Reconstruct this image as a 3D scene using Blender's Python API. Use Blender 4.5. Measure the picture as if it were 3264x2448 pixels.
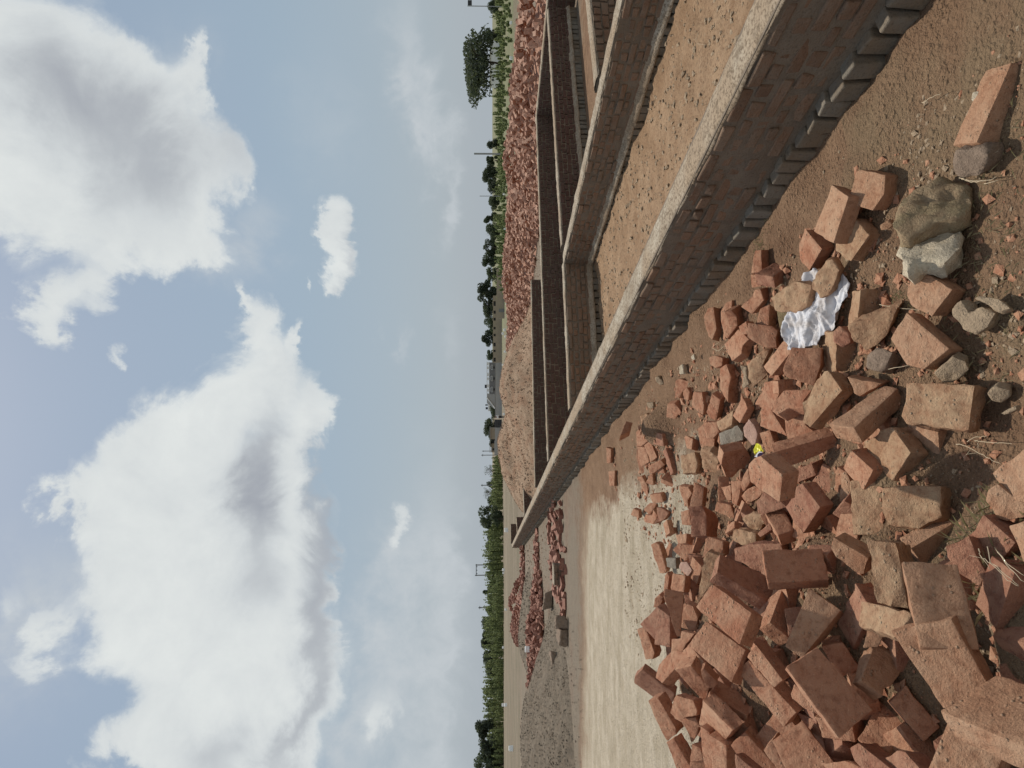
import bpy, bmesh, math, random
import numpy as np
from mathutils import Vector, Matrix, noise
R=math.radians
for o in list(bpy.data.objects): bpy.data.objects.remove(o)
S=bpy.context.scene
COL=S.collection
# scene data: world coordinates in metres
D={"CLOUD":[[0.404,0.597,0.162,0.091,1.0],[0.387,0.508,0.108,0.077,0.9],[0.375,0.452,0.084,0.05,0.8],[0.26,0.592,0.062,0.072,0.9],[0.296,0.44,0.061,0.046,0.9],[0.226,0.487,0.042,0.067,0.9],[0.209,0.425,0.036,0.042,0.7],[0.438,0.403,0.031,0.025,0.8],[0.492,0.396,0.032,0.012,0.7],[0.35,0.381,0.03,0.03,0.6],[0.303,0.38,0.027,0.021,0.5],[0.488,0.578,0.063,0.063,0.9],[0.473,0.466,0.029,0.031,0.6],[0.124,0.626,0.033,0.023,0.9],[0.066,0.619,0.037,0.019,0.95],[0.146,0.583,0.029,0.027,0.8],[0.176,0.535,0.022,0.032,0.55],[0.103,0.581,0.022,0.02,0.5],[0.04,0.541,0.018,0.013,0.6],[0.089,0.37,0.044,0.029,0.95],[0.03,0.332,0.052,0.04,1.0],[0.007,0.409,0.045,0.037,0.95],[0.133,0.387,0.026,0.009,0.6],[0.067,0.298,0.034,0.009,0.6],[-0.052,0.439,0.059,0.054,1.0],[-0.038,0.358,0.045,0.065,0.9],[-0.097,0.484,0.052,0.051,0.9],[-0.183,0.55,0.057,0.049,1.0],[-0.22,0.488,0.099,0.078,1.0],[-0.17,0.404,0.08,0.067,1.0],[-0.205,0.578,0.043,0.02,0.9],[-0.329,0.496,0.08,0.059,1.0],[-0.304,0.41,0.088,0.071,1.0],[-0.134,0.316,0.059,0.04,1.0],[-0.075,0.278,0.052,0.024,0.9],[-0.038,0.251,0.03,0.021,0.8],[-0.235,0.298,0.078,0.059,1.0],[-0.358,0.338,0.079,0.086,1.0],[-0.402,0.414,0.063,0.062,1.0],[-0.435,0.291,0.068,0.068,1.0],[-0.48,0.422,0.053,0.065,1.0],[-0.53,0.474,0.033,0.045,1.0],[-0.543,0.366,0.06,0.088,1.0],[-0.534,0.277,0.055,0.053,0.95],[-0.339,0.25,0.08,0.016,0.5],[-0.383,0.573,0.038,0.017,0.6],[-0.423,0.593,0.025,0.014,0.4],[-0.34,0.622,0.039,0.022,0.45],[0.263,0.232,0.038,0.024,0.95],[0.214,0.232,0.043,0.022,0.95],[0.163,0.228,0.018,0.011,0.7],[0.163,0.273,0.022,0.006,0.55],[-0.212,0.155,0.029,0.019,0.7],[-0.502,0.158,0.052,0.026,0.6]],
"THIN":[[0.491,0.107,0.064,0.023,0.8],[0.443,0.116,0.037,0.023,0.9],[0.393,0.102,0.039,0.021,0.7],[0.327,0.076,0.034,0.011,0.6],[0.272,0.07,0.035,0.012,0.9],[0.412,0.084,0.057,0.017,0.5],[-0.265,0.167,0.042,0.021,0.9],[-0.34,0.128,0.107,0.049,0.7],[-0.405,0.179,0.076,0.027,0.7],[-0.467,0.135,0.12,0.059,0.8],[-0.367,0.604,0.084,0.041,0.7],[-0.328,0.582,0.066,0.033,0.5],[-0.302,0.547,0.04,0.03,0.5],[0.067,0.069,0.06,0.022,0.4],[-0.259,0.063,0.042,0.018,0.4],[0.067,0.15,0.022,0.009,0.4],[0.22,0.363,0.043,0.025,0.5],[0.177,0.416,0.029,0.036,0.5],[-0.468,0.075,0.15,0.04,0.8],[-0.437,0.137,0.161,0.06,0.9],[-0.307,0.094,0.178,0.035,0.7],[-0.536,0.168,0.067,0.05,0.9],[0.41,0.244,0.076,0.039,0.25],[0.474,0.402,0.047,0.033,0.4],[0.262,0.347,0.042,0.038,0.4],[-0.253,0.63,0.041,0.027,0.3]],
"GREY":[[0.453,0.568,0.066,0.042,0.55],[0.399,0.531,0.05,0.045,0.6],[0.355,0.471,0.085,0.043,0.75],[0.288,0.523,0.048,0.031,0.35],[0.356,0.386,0.046,0.035,0.35],[-0.141,0.342,0.081,0.029,0.75],[-0.214,0.351,0.057,0.038,0.6],[-0.171,0.261,0.087,0.015,0.75],[-0.257,0.246,0.077,0.016,0.7],[-0.311,0.355,0.041,0.043,0.45],[-0.372,0.26,0.078,0.026,0.75],[-0.543,0.355,0.027,0.05,0.45],[-0.5,0.27,0.069,0.018,0.65],[0.2,0.218,0.058,0.01,0.45],[-0.306,0.172,0.082,0.028,0.6],[-0.237,0.132,0.043,0.007,0.4],[-0.449,0.531,0.036,0.029,0.1]],
"WALLS":[{"name":"brick_wall","p0":[2.083,0.6],
"p1":[-8.467,32.0],
"th":0.21,"h":0.54,"label":"long brick plinth wall with pale cement top running from the near corner into the distance","seed":1,"ledge":False},{"name":"brick_wall","p0":[4.527,1.2],
"p1":[1.872,9.1],
"th":0.21,"h":0.54,"label":"brick wall across the orange earth from the long wall, running parallel to it","seed":2},{"name":"brick_wall","p0":[-0.359,8.422],
"p1":[1.79,9.141],
"th":0.21,"h":0.54,"label":"brick cross wall closing the far end of the orange earth strip","seed":3},{"name":"brick_wall","p0":[-1.484,11.623],
"p1":[6.363,14.635],
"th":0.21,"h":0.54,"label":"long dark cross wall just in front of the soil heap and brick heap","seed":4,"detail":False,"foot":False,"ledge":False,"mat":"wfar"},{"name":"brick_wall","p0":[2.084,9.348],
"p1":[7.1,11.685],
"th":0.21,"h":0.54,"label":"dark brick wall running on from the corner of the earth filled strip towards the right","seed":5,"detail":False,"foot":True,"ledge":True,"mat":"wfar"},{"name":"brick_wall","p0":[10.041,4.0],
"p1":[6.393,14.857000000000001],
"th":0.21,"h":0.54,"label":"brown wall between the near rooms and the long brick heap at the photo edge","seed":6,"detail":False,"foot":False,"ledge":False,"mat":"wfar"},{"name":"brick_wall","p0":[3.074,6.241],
"p1":[5.511,7.364],
"th":0.21,"h":0.54,"label":"short brick wall branching off the second wall near the photo corner","seed":7,"detail":False,"foot":False,"ledge":False,"mat":"wb"},{"name":"brick_wall","p0":[-2.558,15.17],
"p1":[2.798,16.62],
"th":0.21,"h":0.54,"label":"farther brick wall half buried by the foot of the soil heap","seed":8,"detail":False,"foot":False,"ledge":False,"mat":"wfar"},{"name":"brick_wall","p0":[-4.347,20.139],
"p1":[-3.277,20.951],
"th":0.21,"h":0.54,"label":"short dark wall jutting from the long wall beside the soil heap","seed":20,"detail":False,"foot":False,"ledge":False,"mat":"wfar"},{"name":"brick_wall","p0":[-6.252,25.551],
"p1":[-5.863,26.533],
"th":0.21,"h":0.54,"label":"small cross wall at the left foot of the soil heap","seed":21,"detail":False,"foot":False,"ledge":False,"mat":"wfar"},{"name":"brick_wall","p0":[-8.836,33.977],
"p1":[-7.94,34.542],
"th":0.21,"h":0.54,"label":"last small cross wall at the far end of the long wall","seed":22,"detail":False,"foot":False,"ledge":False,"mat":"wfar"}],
"FILL":{"a":2.42,"b":4.8,"k":0.336},
"P":{"a1":{"v":[[-0.7794,1.4614,0.3631],[-0.6106,1.5383,0.4169],[-0.6816,1.6406,0.5011],[-0.8357,1.5459,0.4326]],
"e":[-0.0023,0.0424,-0.0534],
"m":"tan","l":"largest tan whole brick, lying flat near the photo bottom right corner"},
"a2":{"v":[[-0.7734,1.414,0.5321],[-0.7432,1.2038,0.4946],[-0.6825,1.3004,0.3717],[-0.6995,1.4272,0.3921]],
"e":[-0.0635,-0.0031,-0.0338],
"m":"tan","l":"tan brick tucked under the largest tan brick, cut by the right edge"},
"a4":{"v":[[-0.9316,1.5212,0.2907],[-0.9093,1.6296,0.3461],[-1.1079,1.6314,0.4314],[-1.0992,1.5144,0.3578]],
"e":[-0.0254,0.0359,-0.0599],
"m":"tan","l":"pale tan brick cut by the bottom edge, next to the bottom right corner"},
"a5":{"v":[[-1.0169,1.8374,0.1981],[-1.0382,1.9508,0.2178],[-1.2172,1.8439,0.2816],[-1.1882,1.7984,0.2652]],
"e":[-0.0274,0.0064,-0.0663],
"m":"dark","l":"brown brick squeezed between the salmon brick and the corner brick"},
"a6":{"v":[[-1.0288,1.9703,0.2001],[-1.1971,1.916,0.339],[-1.1795,1.9999,0.3765],[-1.0261,2.0425,0.2452]],
"e":[-0.0438,0.028,-0.0421],
"m":"red","l":"long salmon brick left of the largest tan brick, one end on the dark gap"},
"a7":{"v":[[-0.9501,1.9231,0.4135],[-0.8687,1.9736,0.3417],[-0.8687,1.9724,0.3069],[-0.8995,1.9512,0.2704],[-0.9203,1.9378,0.2721],[-0.9612,1.913,0.3236],[-0.9667,1.9103,0.3501],[-0.9902,1.8951,0.3551]],
"e":[-0.039,0.06,-0.002],
"m":"tan","l":"tan broken brick with a ragged bite in its corner, above the long salmon brick"},
"b1":{"v":[[-0.4941,1.623,0.3364],[-0.5057,1.6872,0.4395],[-0.6872,1.5739,0.4726],[-0.6695,1.5108,0.3647]],
"e":[-0.0362,0.048,-0.034],
"m":"tan","l":"wide dusty tan brick overlapping the top end of the largest tan brick"},
"b2":{"v":[[-0.5001,1.8881,0.3232],[-0.5106,1.9539,0.3744],[-0.6876,1.8908,0.3872],[-0.6836,1.8196,0.3342]],
"e":[-0.0292,0.064,-0.0883],
"m":"mud","l":"narrow mottled brick standing just left of the wide dusty tan brick"},
"b3":{"v":[[-0.5456,1.987,0.2024],[-0.4175,1.9405,0.0344],[-0.4879,1.9547,-0.0291],[-0.6186,2.0019,0.1391]],
"e":[0.0178,0.0668,-0.0049],
"m":"tan","l":"long leaning brick with a pale narrow edge below the flat brick carrying a pebble"},
"b4":{"v":[[-0.432,1.6932,0.2465],[-0.4726,1.7422,0.282],[-0.5039,1.7281,0.2815],[-0.5184,1.7102,0.2752],[-0.5356,1.6954,0.2711],[-0.5572,1.6495,0.2514],[-0.5198,1.6431,0.2395],[-0.481,1.6686,0.2444]],
"e":[-0.0209,0.0495,-0.0922],
"m":"dark","l":"bright red broken brick under the dry stalks near the right edge"},
"b6":{"v":[[-0.6392,1.8147,0.0476],[-0.6618,1.8748,0.0744],[-0.8504,1.7753,0.1114],[-0.8478,1.7522,0.1033],[-0.782,1.726,0.0715]],
"e":[-0.0365,0.0314,-0.1014],
"m":"dark","l":"brown brick in shade between the wide dusty tan brick and the right edge"},
"b7":{"v":[[-0.7107,1.9628,0.3915],[-0.777,1.937,0.4186],[-0.7454,1.7711,0.4114],[-0.6674,1.7352,0.3817]],
"e":[-0.0397,-0.0032,-0.1004],
"m":"mud","l":"pinkish brick end lying under the bottom of the mottled standing brick"},
"d1":{"v":[[-0.725,2.2314,0.3522],[-0.633,2.3065,0.3397],[-0.6441,2.3512,0.4475],[-0.6572,2.3801,0.5274],[-0.7553,2.301,0.5425]],
"e":[-0.0454,0.0513,-0.0259],
"m":"red","l":"flat brown brick right of the purple topped brick in the middle of the heap"},
"d2":{"v":[[-0.9343,2.3703,0.5031],[-0.8258,2.523,0.3698],[-0.8684,2.5198,0.2877],[-0.9941,2.3474,0.4314]],
"e":[-0.0482,0.0543,0.0229],
"m":"red","l":"tilted brick with two pale faces, left of its twin below the flat brown brick"},
"d3":{"v":[[-0.8027,2.1233,0.3691],[-0.7535,2.2102,0.4348],[-0.944,2.1781,0.5352],[-0.9673,2.1334,0.4998]],
"e":[-0.0307,0.0495,-0.0425],
"m":"tan","l":"brick leaning side by side against the brick with two pale faces"},
"d4":{"v":[[-0.7316,2.2213,0.2238],[-0.7243,2.3176,0.2624],[-0.9432,2.3326,0.2747],[-0.9389,2.2352,0.2353]],
"e":[-0.0019,0.0269,-0.0668],
"m":"dark","l":"dim brick deep between the leaning pair and the mottled standing brick"},
"d5":{"v":[[-0.5988,2.0627,0.3074],[-0.5513,2.1447,0.3773],[-0.591,2.1521,0.3814],[-0.6176,2.1403,0.3702],[-0.6555,2.0955,0.3314],[-0.6588,2.076,0.3152]],
"e":[0.0043,0.0672,-0.0816],
"m":"tan","l":"short brick with a bright yellowish face above the dim deep brick"},
"d7":{"v":[[-0.8089,1.9663,0.3692],[-0.8178,1.9386,0.3365],[-0.8595,1.9561,0.3403],[-0.8718,1.9856,0.3673]],
"e":[0.0171,0.051,-0.0478],
"m":"tan","l":"small tan chunk above the broken brick with the bitten corner"},
"d8":{"v":[[-0.6961,2.7923,0.2744],[-0.6307,2.9611,0.2575],[-0.6001,2.9545,0.1883],[-0.6062,2.9261,0.181],[-0.6707,2.7777,0.2104]],
"e":[-0.0578,0.0197,-0.0274],
"m":"red","l":"two toned half brick standing on the flat brown brick edge"},
"h0":{"v":[[-0.5149,2.5173,0.23],[-0.435,2.6023,0.2583],[-0.4599,2.6563,0.2657],[-0.5172,2.6912,0.2647],[-0.5585,2.7355,0.2678],[-0.6578,2.6458,0.2359]],
"e":[0.0099,0.0143,-0.0707],
"m":"dark","l":"big three faced brick with a gritty top, left of the twin flat bricks"},
"h1":{"v":[[-0.3206,2.1244,0.5784],[-0.2686,2.2262,0.6088],[-0.2777,2.2649,0.6147],[-0.3056,2.3052,0.6171],[-0.3228,2.3125,0.6151],[-0.3747,2.3177,0.6058],[-0.4006,2.2528,0.5879],[-0.4223,2.1705,0.5673]],
"e":[0.0131,0.013,-0.066],
"m":"red","l":"tan broken brick with a dent and a hole, touching the yellow scrap"},
"h2":{"v":[[-0.3947,2.8112,0.231],[-0.2776,2.6944,0.0424],[-0.2297,2.6746,0.0813],[-0.3159,2.7787,0.295]],
"e":[0.0367,0.0602,-0.0145],
"m":"red","l":"long brown brick reaching right from the dented brick near the yellow scrap"},
"h3":{"v":[[-0.4184,2.7675,0.1052],[-0.4034,2.8738,-0.0996],[-0.3304,2.8956,-0.062],[-0.3686,2.7913,0.1123]],
"e":[-0.0503,0.0921,0.0441],
"m":"dark","l":"brick with one pale end hidden below the long brown brick"},
"h4":{"v":[[-0.5772,2.8269,0.2204],[-0.6359,2.9444,0.2711],[-0.6351,2.969,0.2872],[-0.5823,2.9583,0.3025],[-0.5222,2.9036,0.2925],[-0.5549,2.8443,0.2409]],
"e":[0.0239,0.0366,-0.0572],
"m":"dark","l":"dark reddish chunk directly below the dented tan brick"},
"h5":{"v":[[-0.6413,3.4544,0.1709],[-0.5917,3.4065,0.1526],[-0.5715,3.367,0.1352],[-0.593,3.3157,0.1069],[-0.6331,3.3529,0.1209],[-0.67,3.4052,0.1428],[-0.6625,3.4381,0.1602]],
"e":[0.0052,0.0223,-0.0444],
"m":"red","l":"small flat shard at the lower left corner of the dented tan brick"},
"h6":{"v":[[-0.4151,3.613,0.2099],[-0.3892,3.6033,0.093],[-0.4546,3.6484,0.0278],[-0.5147,3.6864,0.0283],[-0.522,3.6879,0.0838],[-0.5747,3.7193,0.1162],[-0.5699,3.7141,0.156],[-0.4881,3.6594,0.2069]],
"e":[0.0379,0.0598,0.0034],
"m":"red","l":"square muddy brick with a pale rim, left of the dented tan brick"},
"h7":{"v":[[-0.4838,3.4652,0.1242],[-0.5125,3.4714,0.1251],[-0.5594,3.4598,0.1159],[-0.6111,3.4988,0.1312],[-0.6575,3.542,0.149],[-0.6064,3.5339,0.1488],[-0.5312,3.504,0.1397],[-0.4924,3.4775,0.1295]],
"e":[0.0033,0.022,-0.0448],
"m":"red","l":"thin pale sliver wedged between the square muddy brick and the dented one"},
"h8":{"v":[[-0.6672,3.392,0.1812],[-0.7205,3.3763,0.1174],[-0.7663,3.3945,0.1957],[-0.7812,3.4011,0.224]],
"e":[-0.0007,0.0702,-0.0168],
"m":"red","l":"wedge shaped red piece with a pale left edge below the flat shard"},
"h9":{"v":[[-0.7377,3.2971,0.2326],[-0.6961,3.2405,0.2067],[-0.6889,3.1748,0.1671],[-0.7016,3.1598,0.1546],[-0.7699,3.2076,0.1686],[-0.8025,3.2362,0.1789],[-0.7658,3.2748,0.2119]],
"e":[0.0117,0.0314,-0.0498],
"m":"mud","l":"lumpy brown piece between the wedge shaped piece and the two toned half brick"},
"h10":{"v":[[-0.7387,2.9786,0.289],[-0.672,2.9076,0.2611],[-0.7022,2.8997,0.2529],[-0.7533,2.965,0.2799]],
"e":[0.0085,0.033,-0.0634],
"m":"dark","l":"small red piece peeping out behind the two toned half brick"},
"h11":{"v":[[-0.7963,3.3092,0.2847],[-0.783,3.2662,0.262],[-0.7867,3.1727,0.2133],[-0.8311,3.1718,0.2136],[-0.8637,3.2364,0.2479],[-0.8521,3.3081,0.2851]],
"e":[-0.0011,0.0333,-0.0638],
"m":"mud","l":"crumbly brown chunk above the dark reddish brick in the heap middle"},
"h12":{"v":[[-0.7568,3.8727,0.157],[-0.76,3.7896,0.1035],[-0.8466,3.7686,0.0812],[-0.8154,3.8943,0.1648]],
"e":[0.0043,0.0268,-0.042],
"m":"red","l":"rough crumbling fragment left of the wedge shaped red piece"},
"h13":{"v":[[-0.8061,3.4512,0.2562],[-0.7691,3.3932,0.2375],[-0.7998,3.3654,0.2487],[-0.8501,3.4338,0.2734]],
"e":[-0.0191,0.0027,-0.0461],
"m":"red","l":"small pointed fragment left of the crumbly brown chunk"},
"c1":{"v":[[-0.9561,2.0259,0.6044],[-0.8905,2.0237,0.502],[-1.0304,1.9002,0.3983],[-1.1118,1.8953,0.5061]],
"e":[-0.0346,0.0588,-0.0234],
"m":"red","l":"long reddish brick lying flat on top of the heap, left of the salmon brick"},
"c2":{"v":[[-1.0824,2.1659,0.5107],[-1.1279,2.1861,0.5173],[-1.1407,2.1786,0.5127],[-1.1584,2.089,0.4666],[-1.1281,2.0766,0.4627]],
"e":[0.0049,0.032,-0.0643],
"m":"red","l":"yellowish brick corner peeping out under the left edge of the long top brick"},
"c3":{"v":[[-1.1842,2.1359,0.4494],[-1.2496,2.1275,0.4267],[-1.2107,2.0315,0.3727],[-1.1549,2.0283,0.3851]],
"e":[0.0152,0.0391,-0.0585],
"m":"red","l":"brick end peeping out under the bottom of the long top brick"},
"c4b":{"v":[[-1.2196,2.2378,0.4718],[-1.0941,2.3869,0.5848],[-1.1643,2.4282,0.6011],[-1.2996,2.2911,0.4943]],
"e":[0.0086,0.0384,-0.0603],
"m":"red","l":"long salmon brick under the rounded piece, left of the long top brick"},
"c4a":{"v":[[-1.0913,2.2244,0.5293],[-1.0023,2.3121,0.5872],[-1.0659,2.3511,0.6044],[-1.1341,2.2576,0.545]],
"e":[0.0043,0.0299,-0.0519],
"m":"red","l":"rounded flat piece resting on the long salmon brick left of the top brick"},
"c5":{"v":[[-1.2902,2.0462,0.4374],[-1.2443,2.2158,0.4573],[-1.32,2.2296,0.5597],[-1.3794,2.0645,0.5591]],
"e":[-0.0474,0.0172,-0.0374],
"m":"red","l":"two toned reddish brick below the long top brick, near the bottom edge"},
"c6":{"v":[[-1.3887,2.3557,0.5009],[-1.4478,2.3811,0.5284],[-1.5035,2.3404,0.4887],[-1.4999,2.3108,0.4585]],
"e":[-0.0014,0.0513,-0.0505],
"m":"red","l":"rough brick edge sticking out left of the two toned brick near the bottom"},
"c7":{"v":[[-1.5202,2.6273,0.4958],[-1.6067,2.6749,0.5403],[-1.7371,2.5802,0.4369],[-1.6385,2.5203,0.3805]],
"e":[0.0025,0.0515,-0.0503],
"m":"red","l":"mottled brick sloping to the bottom edge, left of the two toned brick"},
"c8":{"v":[[-1.1889,1.9581,0.4296],[-1.1578,1.93,0.4192],[-1.1646,1.8162,0.3952],[-1.2311,1.8886,0.4202],[-1.2146,1.9356,0.4282]],
"e":[-0.0096,0.0153,-0.0697],
"m":"dark","l":"rough rounded brown brick end at the bottom edge below the salmon brick"},
"c9":{"v":[[-1.1573,1.8523,0.3809],[-1.1162,1.8186,0.3702],[-1.1037,1.79,0.3641],[-1.1175,1.7401,0.3581],[-1.1736,1.7793,0.3715],[-1.1851,1.8334,0.3815]],
"e":[-0.0091,0.0111,-0.0706],
"m":"dark","l":"second rough brown brick end at the bottom edge, nearer the corner"},
"c10":{"v":[[-1.3204,2.0879,0.4752],[-1.2476,1.9895,0.4339],[-1.2347,1.9287,0.415],[-1.3044,1.9462,0.4343],[-1.3726,2.0515,0.4765]],
"e":[-0.0142,0.0181,-0.0682],
"m":"red","l":"brick top just entering at the bottom edge under the two toned brick"},
"e1":{"v":[[-1.687,4.1619,0.6021],[-1.6449,4.094,0.5619],[-1.7876,4.0341,0.5213],[-1.8284,4.047,0.528],[-1.8572,4.1009,0.5601],[-1.7635,4.1339,0.5829]],
"e":[0.0017,0.0375,-0.0614],
"m":"red","l":"upright pink brick at the heap edge beside the pale sand, under a square piece"},
"e2":{"v":[[-1.4395,3.9077,0.5355],[-1.6103,4.0722,0.6032],[-1.6693,3.9679,0.529],[-1.4706,3.8212,0.4773]],
"e":[0.0114,0.0368,-0.0608],
"m":"dark","l":"square red brick lying at the heap edge above the upright pink brick"},
"e3":{"v":[[-1.3562,3.5012,0.5735],[-1.3837,3.5864,0.6252],[-1.5206,3.5514,0.6459],[-1.4965,3.4521,0.5879]],
"e":[-0.0146,0.0267,-0.0517],
"m":"dark","l":"small oblong red piece resting on the square red brick at the heap edge"},
"e4":{"v":[[-1.7932,3.7998,0.6556],[-1.8693,3.8606,0.6889],[-1.9114,3.8779,0.6848],[-2.0144,3.8014,0.5118],[-1.9743,3.7598,0.4811],[-1.9004,3.725,0.4821]],
"e":[0.0217,0.0452,-0.0329],
"m":"dark","l":"long narrow dark red brick sticking farthest out onto the pale sand"},
"e5":{"v":[[-1.7183,3.3142,0.693],[-1.7642,3.372,0.728],[-1.817,3.36,0.7058],[-1.879,3.3502,0.6831],[-1.9494,3.3192,0.6415],[-1.8779,3.258,0.6099],[-1.8477,3.2552,0.6149]],
"e":[0.0133,0.0441,-0.0553],
"m":"red","l":"long salmon brick at the sand edge below the farthest sticking one"},
"e6":{"v":[[-1.8164,3.0981,0.6702],[-1.8577,3.1364,0.6943],[-1.9568,3.0996,0.6581],[-2.0129,3.0599,0.6238],[-1.9509,3.0037,0.5887]],
"e":[0.0055,0.0423,-0.058],
"m":"red","l":"pink brick at the sand edge close to the photo bottom edge"},
"e7":{"v":[[-1.5699,3.0543,0.6718],[-1.6059,3.0654,0.6839],[-1.6648,3.0685,0.6946],[-1.6818,3.0362,0.6773],[-1.6661,3.0139,0.6613],[-1.6096,2.9425,0.6093],[-1.5874,2.9421,0.6057],[-1.5524,2.9673,0.616]],
"e":[-0.009,0.0373,-0.0609],
"m":"red","l":"broken brick with a pale broken face right of the farthest sticking brick"},
"e8":{"v":[[-1.4889,3.1493,0.6469],[-1.4245,3.0508,0.5959],[-1.5319,3.0416,0.5068],[-1.6313,3.116,0.5076],[-1.5866,3.1294,0.5543]],
"e":[0.0335,0.0452,-0.045],
"m":"red","l":"narrow brown brick lying aslant above the purple shaded gap"},
"e9":{"v":[[-1.4882,3.3805,0.5983],[-1.5886,3.4357,0.6511],[-1.6524,3.4175,0.6733],[-1.6496,3.3501,0.6579],[-1.5507,3.2976,0.6062],[-1.4995,3.2122,0.5671],[-1.4502,3.2732,0.5599]],
"e":[-0.0268,0.0139,-0.0654],
"m":"red","l":"ragged lit brick above the farthest sticking dark red brick"},
"e10":{"v":[[-1.3269,2.8171,0.6124],[-1.3357,2.8212,0.6234],[-1.3563,2.8202,0.6255],[-1.4083,2.8033,0.5995],[-1.404,2.794,0.5781],[-1.3769,2.7879,0.5591]],
"e":[-0.0079,0.0814,-0.0371],
"m":"red","l":"pale brick end showing above the dark red and tan two faced brick"},
"e11":{"v":[[-1.484,2.7051,0.4563],[-1.4612,2.7833,0.3843],[-1.4232,2.9036,0.5123],[-1.4467,2.8231,0.5817]],
"e":[-0.0723,0.0219,0.0009],
"m":"red","l":"two faced brick, dark red above and tan below, left of the salmon pair"},
"e12":{"v":[[-1.468,2.7974,0.6228],[-1.6649,2.9618,0.5841],[-1.6698,2.799,0.5373],[-1.5004,2.6178,0.5596]],
"e":[0.0273,0.0176,-0.0642],
"m":"red","l":"dull grey brown brick under the two faced dark red and tan brick"},
"e13":{"v":[[-1.6127,2.8436,0.6211],[-1.6142,2.7954,0.5953],[-1.6874,2.8006,0.5863],[-1.8148,2.8076,0.5695],[-1.8375,2.8437,0.5851],[-1.7393,2.8585,0.6087]],
"e":[0.0084,0.0279,-0.0525],
"m":"red","l":"pale upright sliver of brick near the bottom edge left of the mottled brick"},
"e14":{"v":[[-1.6108,2.7715,0.6038],[-1.6092,2.6854,0.56],[-1.755,2.7085,0.5476],[-1.8054,2.7884,0.5801],[-1.672,2.7751,0.5955]],
"e":[0.0106,0.0325,-0.0634],
"m":"red","l":"brown brick behind the pale upright sliver near the bottom edge"},
"e15":{"v":[[-1.7326,3.1209,0.6516],[-1.735,3.0964,0.6278],[-1.8378,3.105,0.5742],[-1.8142,3.0842,0.5694],[-1.7567,3.0443,0.5673],[-1.7001,3.0111,0.571],[-1.6577,3.003,0.5889]],
"e":[0.0243,0.037,-0.0405],
"m":"red","l":"flat broken piece under the broken brick with the pale face"},
"e17":{"v":[[-1.732,2.9079,0.6393],[-1.8087,2.903,0.6483],[-1.7759,2.8539,0.6031],[-1.7301,2.8732,0.6109]],
"e":[-0.0094,0.0449,-0.0555],
"m":"red","l":"small lit brick end left of the pale upright sliver"},
"e18":{"v":[[-1.8164,2.9095,0.6461],[-1.8858,2.9162,0.6439],[-1.8487,2.8557,0.5664],[-1.7862,2.8706,0.5973]],
"e":[0.0069,0.0581,-0.042],
"m":"red","l":"red brick at the bottom edge below the small lit brick end"},
"e20":{"v":[[-1.5696,2.5591,0.5667],[-1.6434,2.5394,0.5747],[-1.6062,2.4543,0.4937],[-1.59,2.4988,0.5245]],
"e":[-0.0176,0.044,-0.0542],
"m":"dark","l":"red brick at the bottom edge behind the sloping mottled brick"},
"e21":{"v":[[-1.4434,3.4277,0.58],[-1.5015,3.4044,0.5912],[-1.4707,3.3327,0.5536],[-1.417,3.323,0.5315],[-1.4164,3.3721,0.5498]],
"e":[-0.0153,0.0168,-0.0446],
"m":"red","l":"small crumbly lump left of the big scored brick"},
"e21b":{"v":[[-1.3707,3.3632,0.5483],[-1.4118,3.3612,0.5531],[-1.436,3.3289,0.538],[-1.3981,3.3072,0.5199],[-1.3568,3.2863,0.5018]],
"e":[-0.0063,0.0248,-0.043],
"m":"red","l":"brown crumbly lump touching the upper left side of the big scored brick"},
"e22":{"v":[[-1.0614,2.4106,0.5915],[-1.0203,2.587,0.68],[-1.125,2.6074,0.7518],[-1.179,2.3998,0.6508]],
"e":[-0.0293,0.033,-0.0521],
"m":"red","l":"big flat brown brick with a scored line, below the smooth pale brick"},
"e23":{"v":[[-1.4332,3.2535,0.5744],[-1.4913,3.1945,0.5728],[-1.4401,3.0743,0.5378],[-1.4054,3.0651,0.5293],[-1.3824,3.2101,0.5557]],
"e":[-0.013,0.0147,-0.0693],
"m":"red","l":"dusty piece squeezed under the left corner of the big scored brick"},
"f1":{"v":[[-0.8483,2.2379,0.6424],[-0.8101,2.4401,0.7075],[-0.9121,2.4749,0.7636],[-0.9583,2.2344,0.6865]],
"e":[-0.0247,0.024,-0.0599],
"m":"red","l":"smooth pale salmon brick lying under the purple topped brick"},
"f2":{"v":[[-0.8127,2.6041,0.6228],[-0.9155,2.5567,0.4313],[-0.8888,2.6095,0.3838],[-0.8483,2.6579,0.3884],[-0.7612,2.6865,0.5783]],
"e":[-0.0533,0.043,0.018],
"m":"dark","l":"purple topped brick with a pale long side in the upper heap"},
"f3":{"v":[[-0.9335,3.2663,0.3723],[-0.9219,3.3148,0.4211],[-0.988,3.3287,0.4372],[-1.177,3.3465,0.4606],[-1.2008,3.3429,0.4576],[-1.0831,3.2871,0.3977],[-1.0404,3.282,0.3913],[-0.9271,3.2575,0.3632]],
"e":[-0.0012,0.0427,-0.0421],
"m":"mud","l":"tall narrow brick with a gritty face left of the purple topped brick"},
"f4":{"v":[[-0.8708,3.3386,0.3239],[-0.8626,3.4076,0.3752],[-0.8782,3.4193,0.3883],[-0.9794,3.4151,0.4114],[-0.9507,3.3874,0.3825],[-0.9386,3.327,0.3326]],
"e":[-0.0144,0.0429,-0.0555],
"m":"red","l":"short salmon brick end standing above the purple topped brick"},
"f5":{"v":[[-1.2017,4.3879,0.2831],[-1.2559,4.2894,0.2262],[-1.2067,4.2661,0.2014],[-1.1799,4.187,0.1427],[-1.1212,4.2026,0.1426],[-1.0766,4.3223,0.2157]],
"e":[-0.0108,0.04,-0.0589],
"m":"red","l":"brown brick with one pale left edge at the upper heap edge"},
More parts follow.
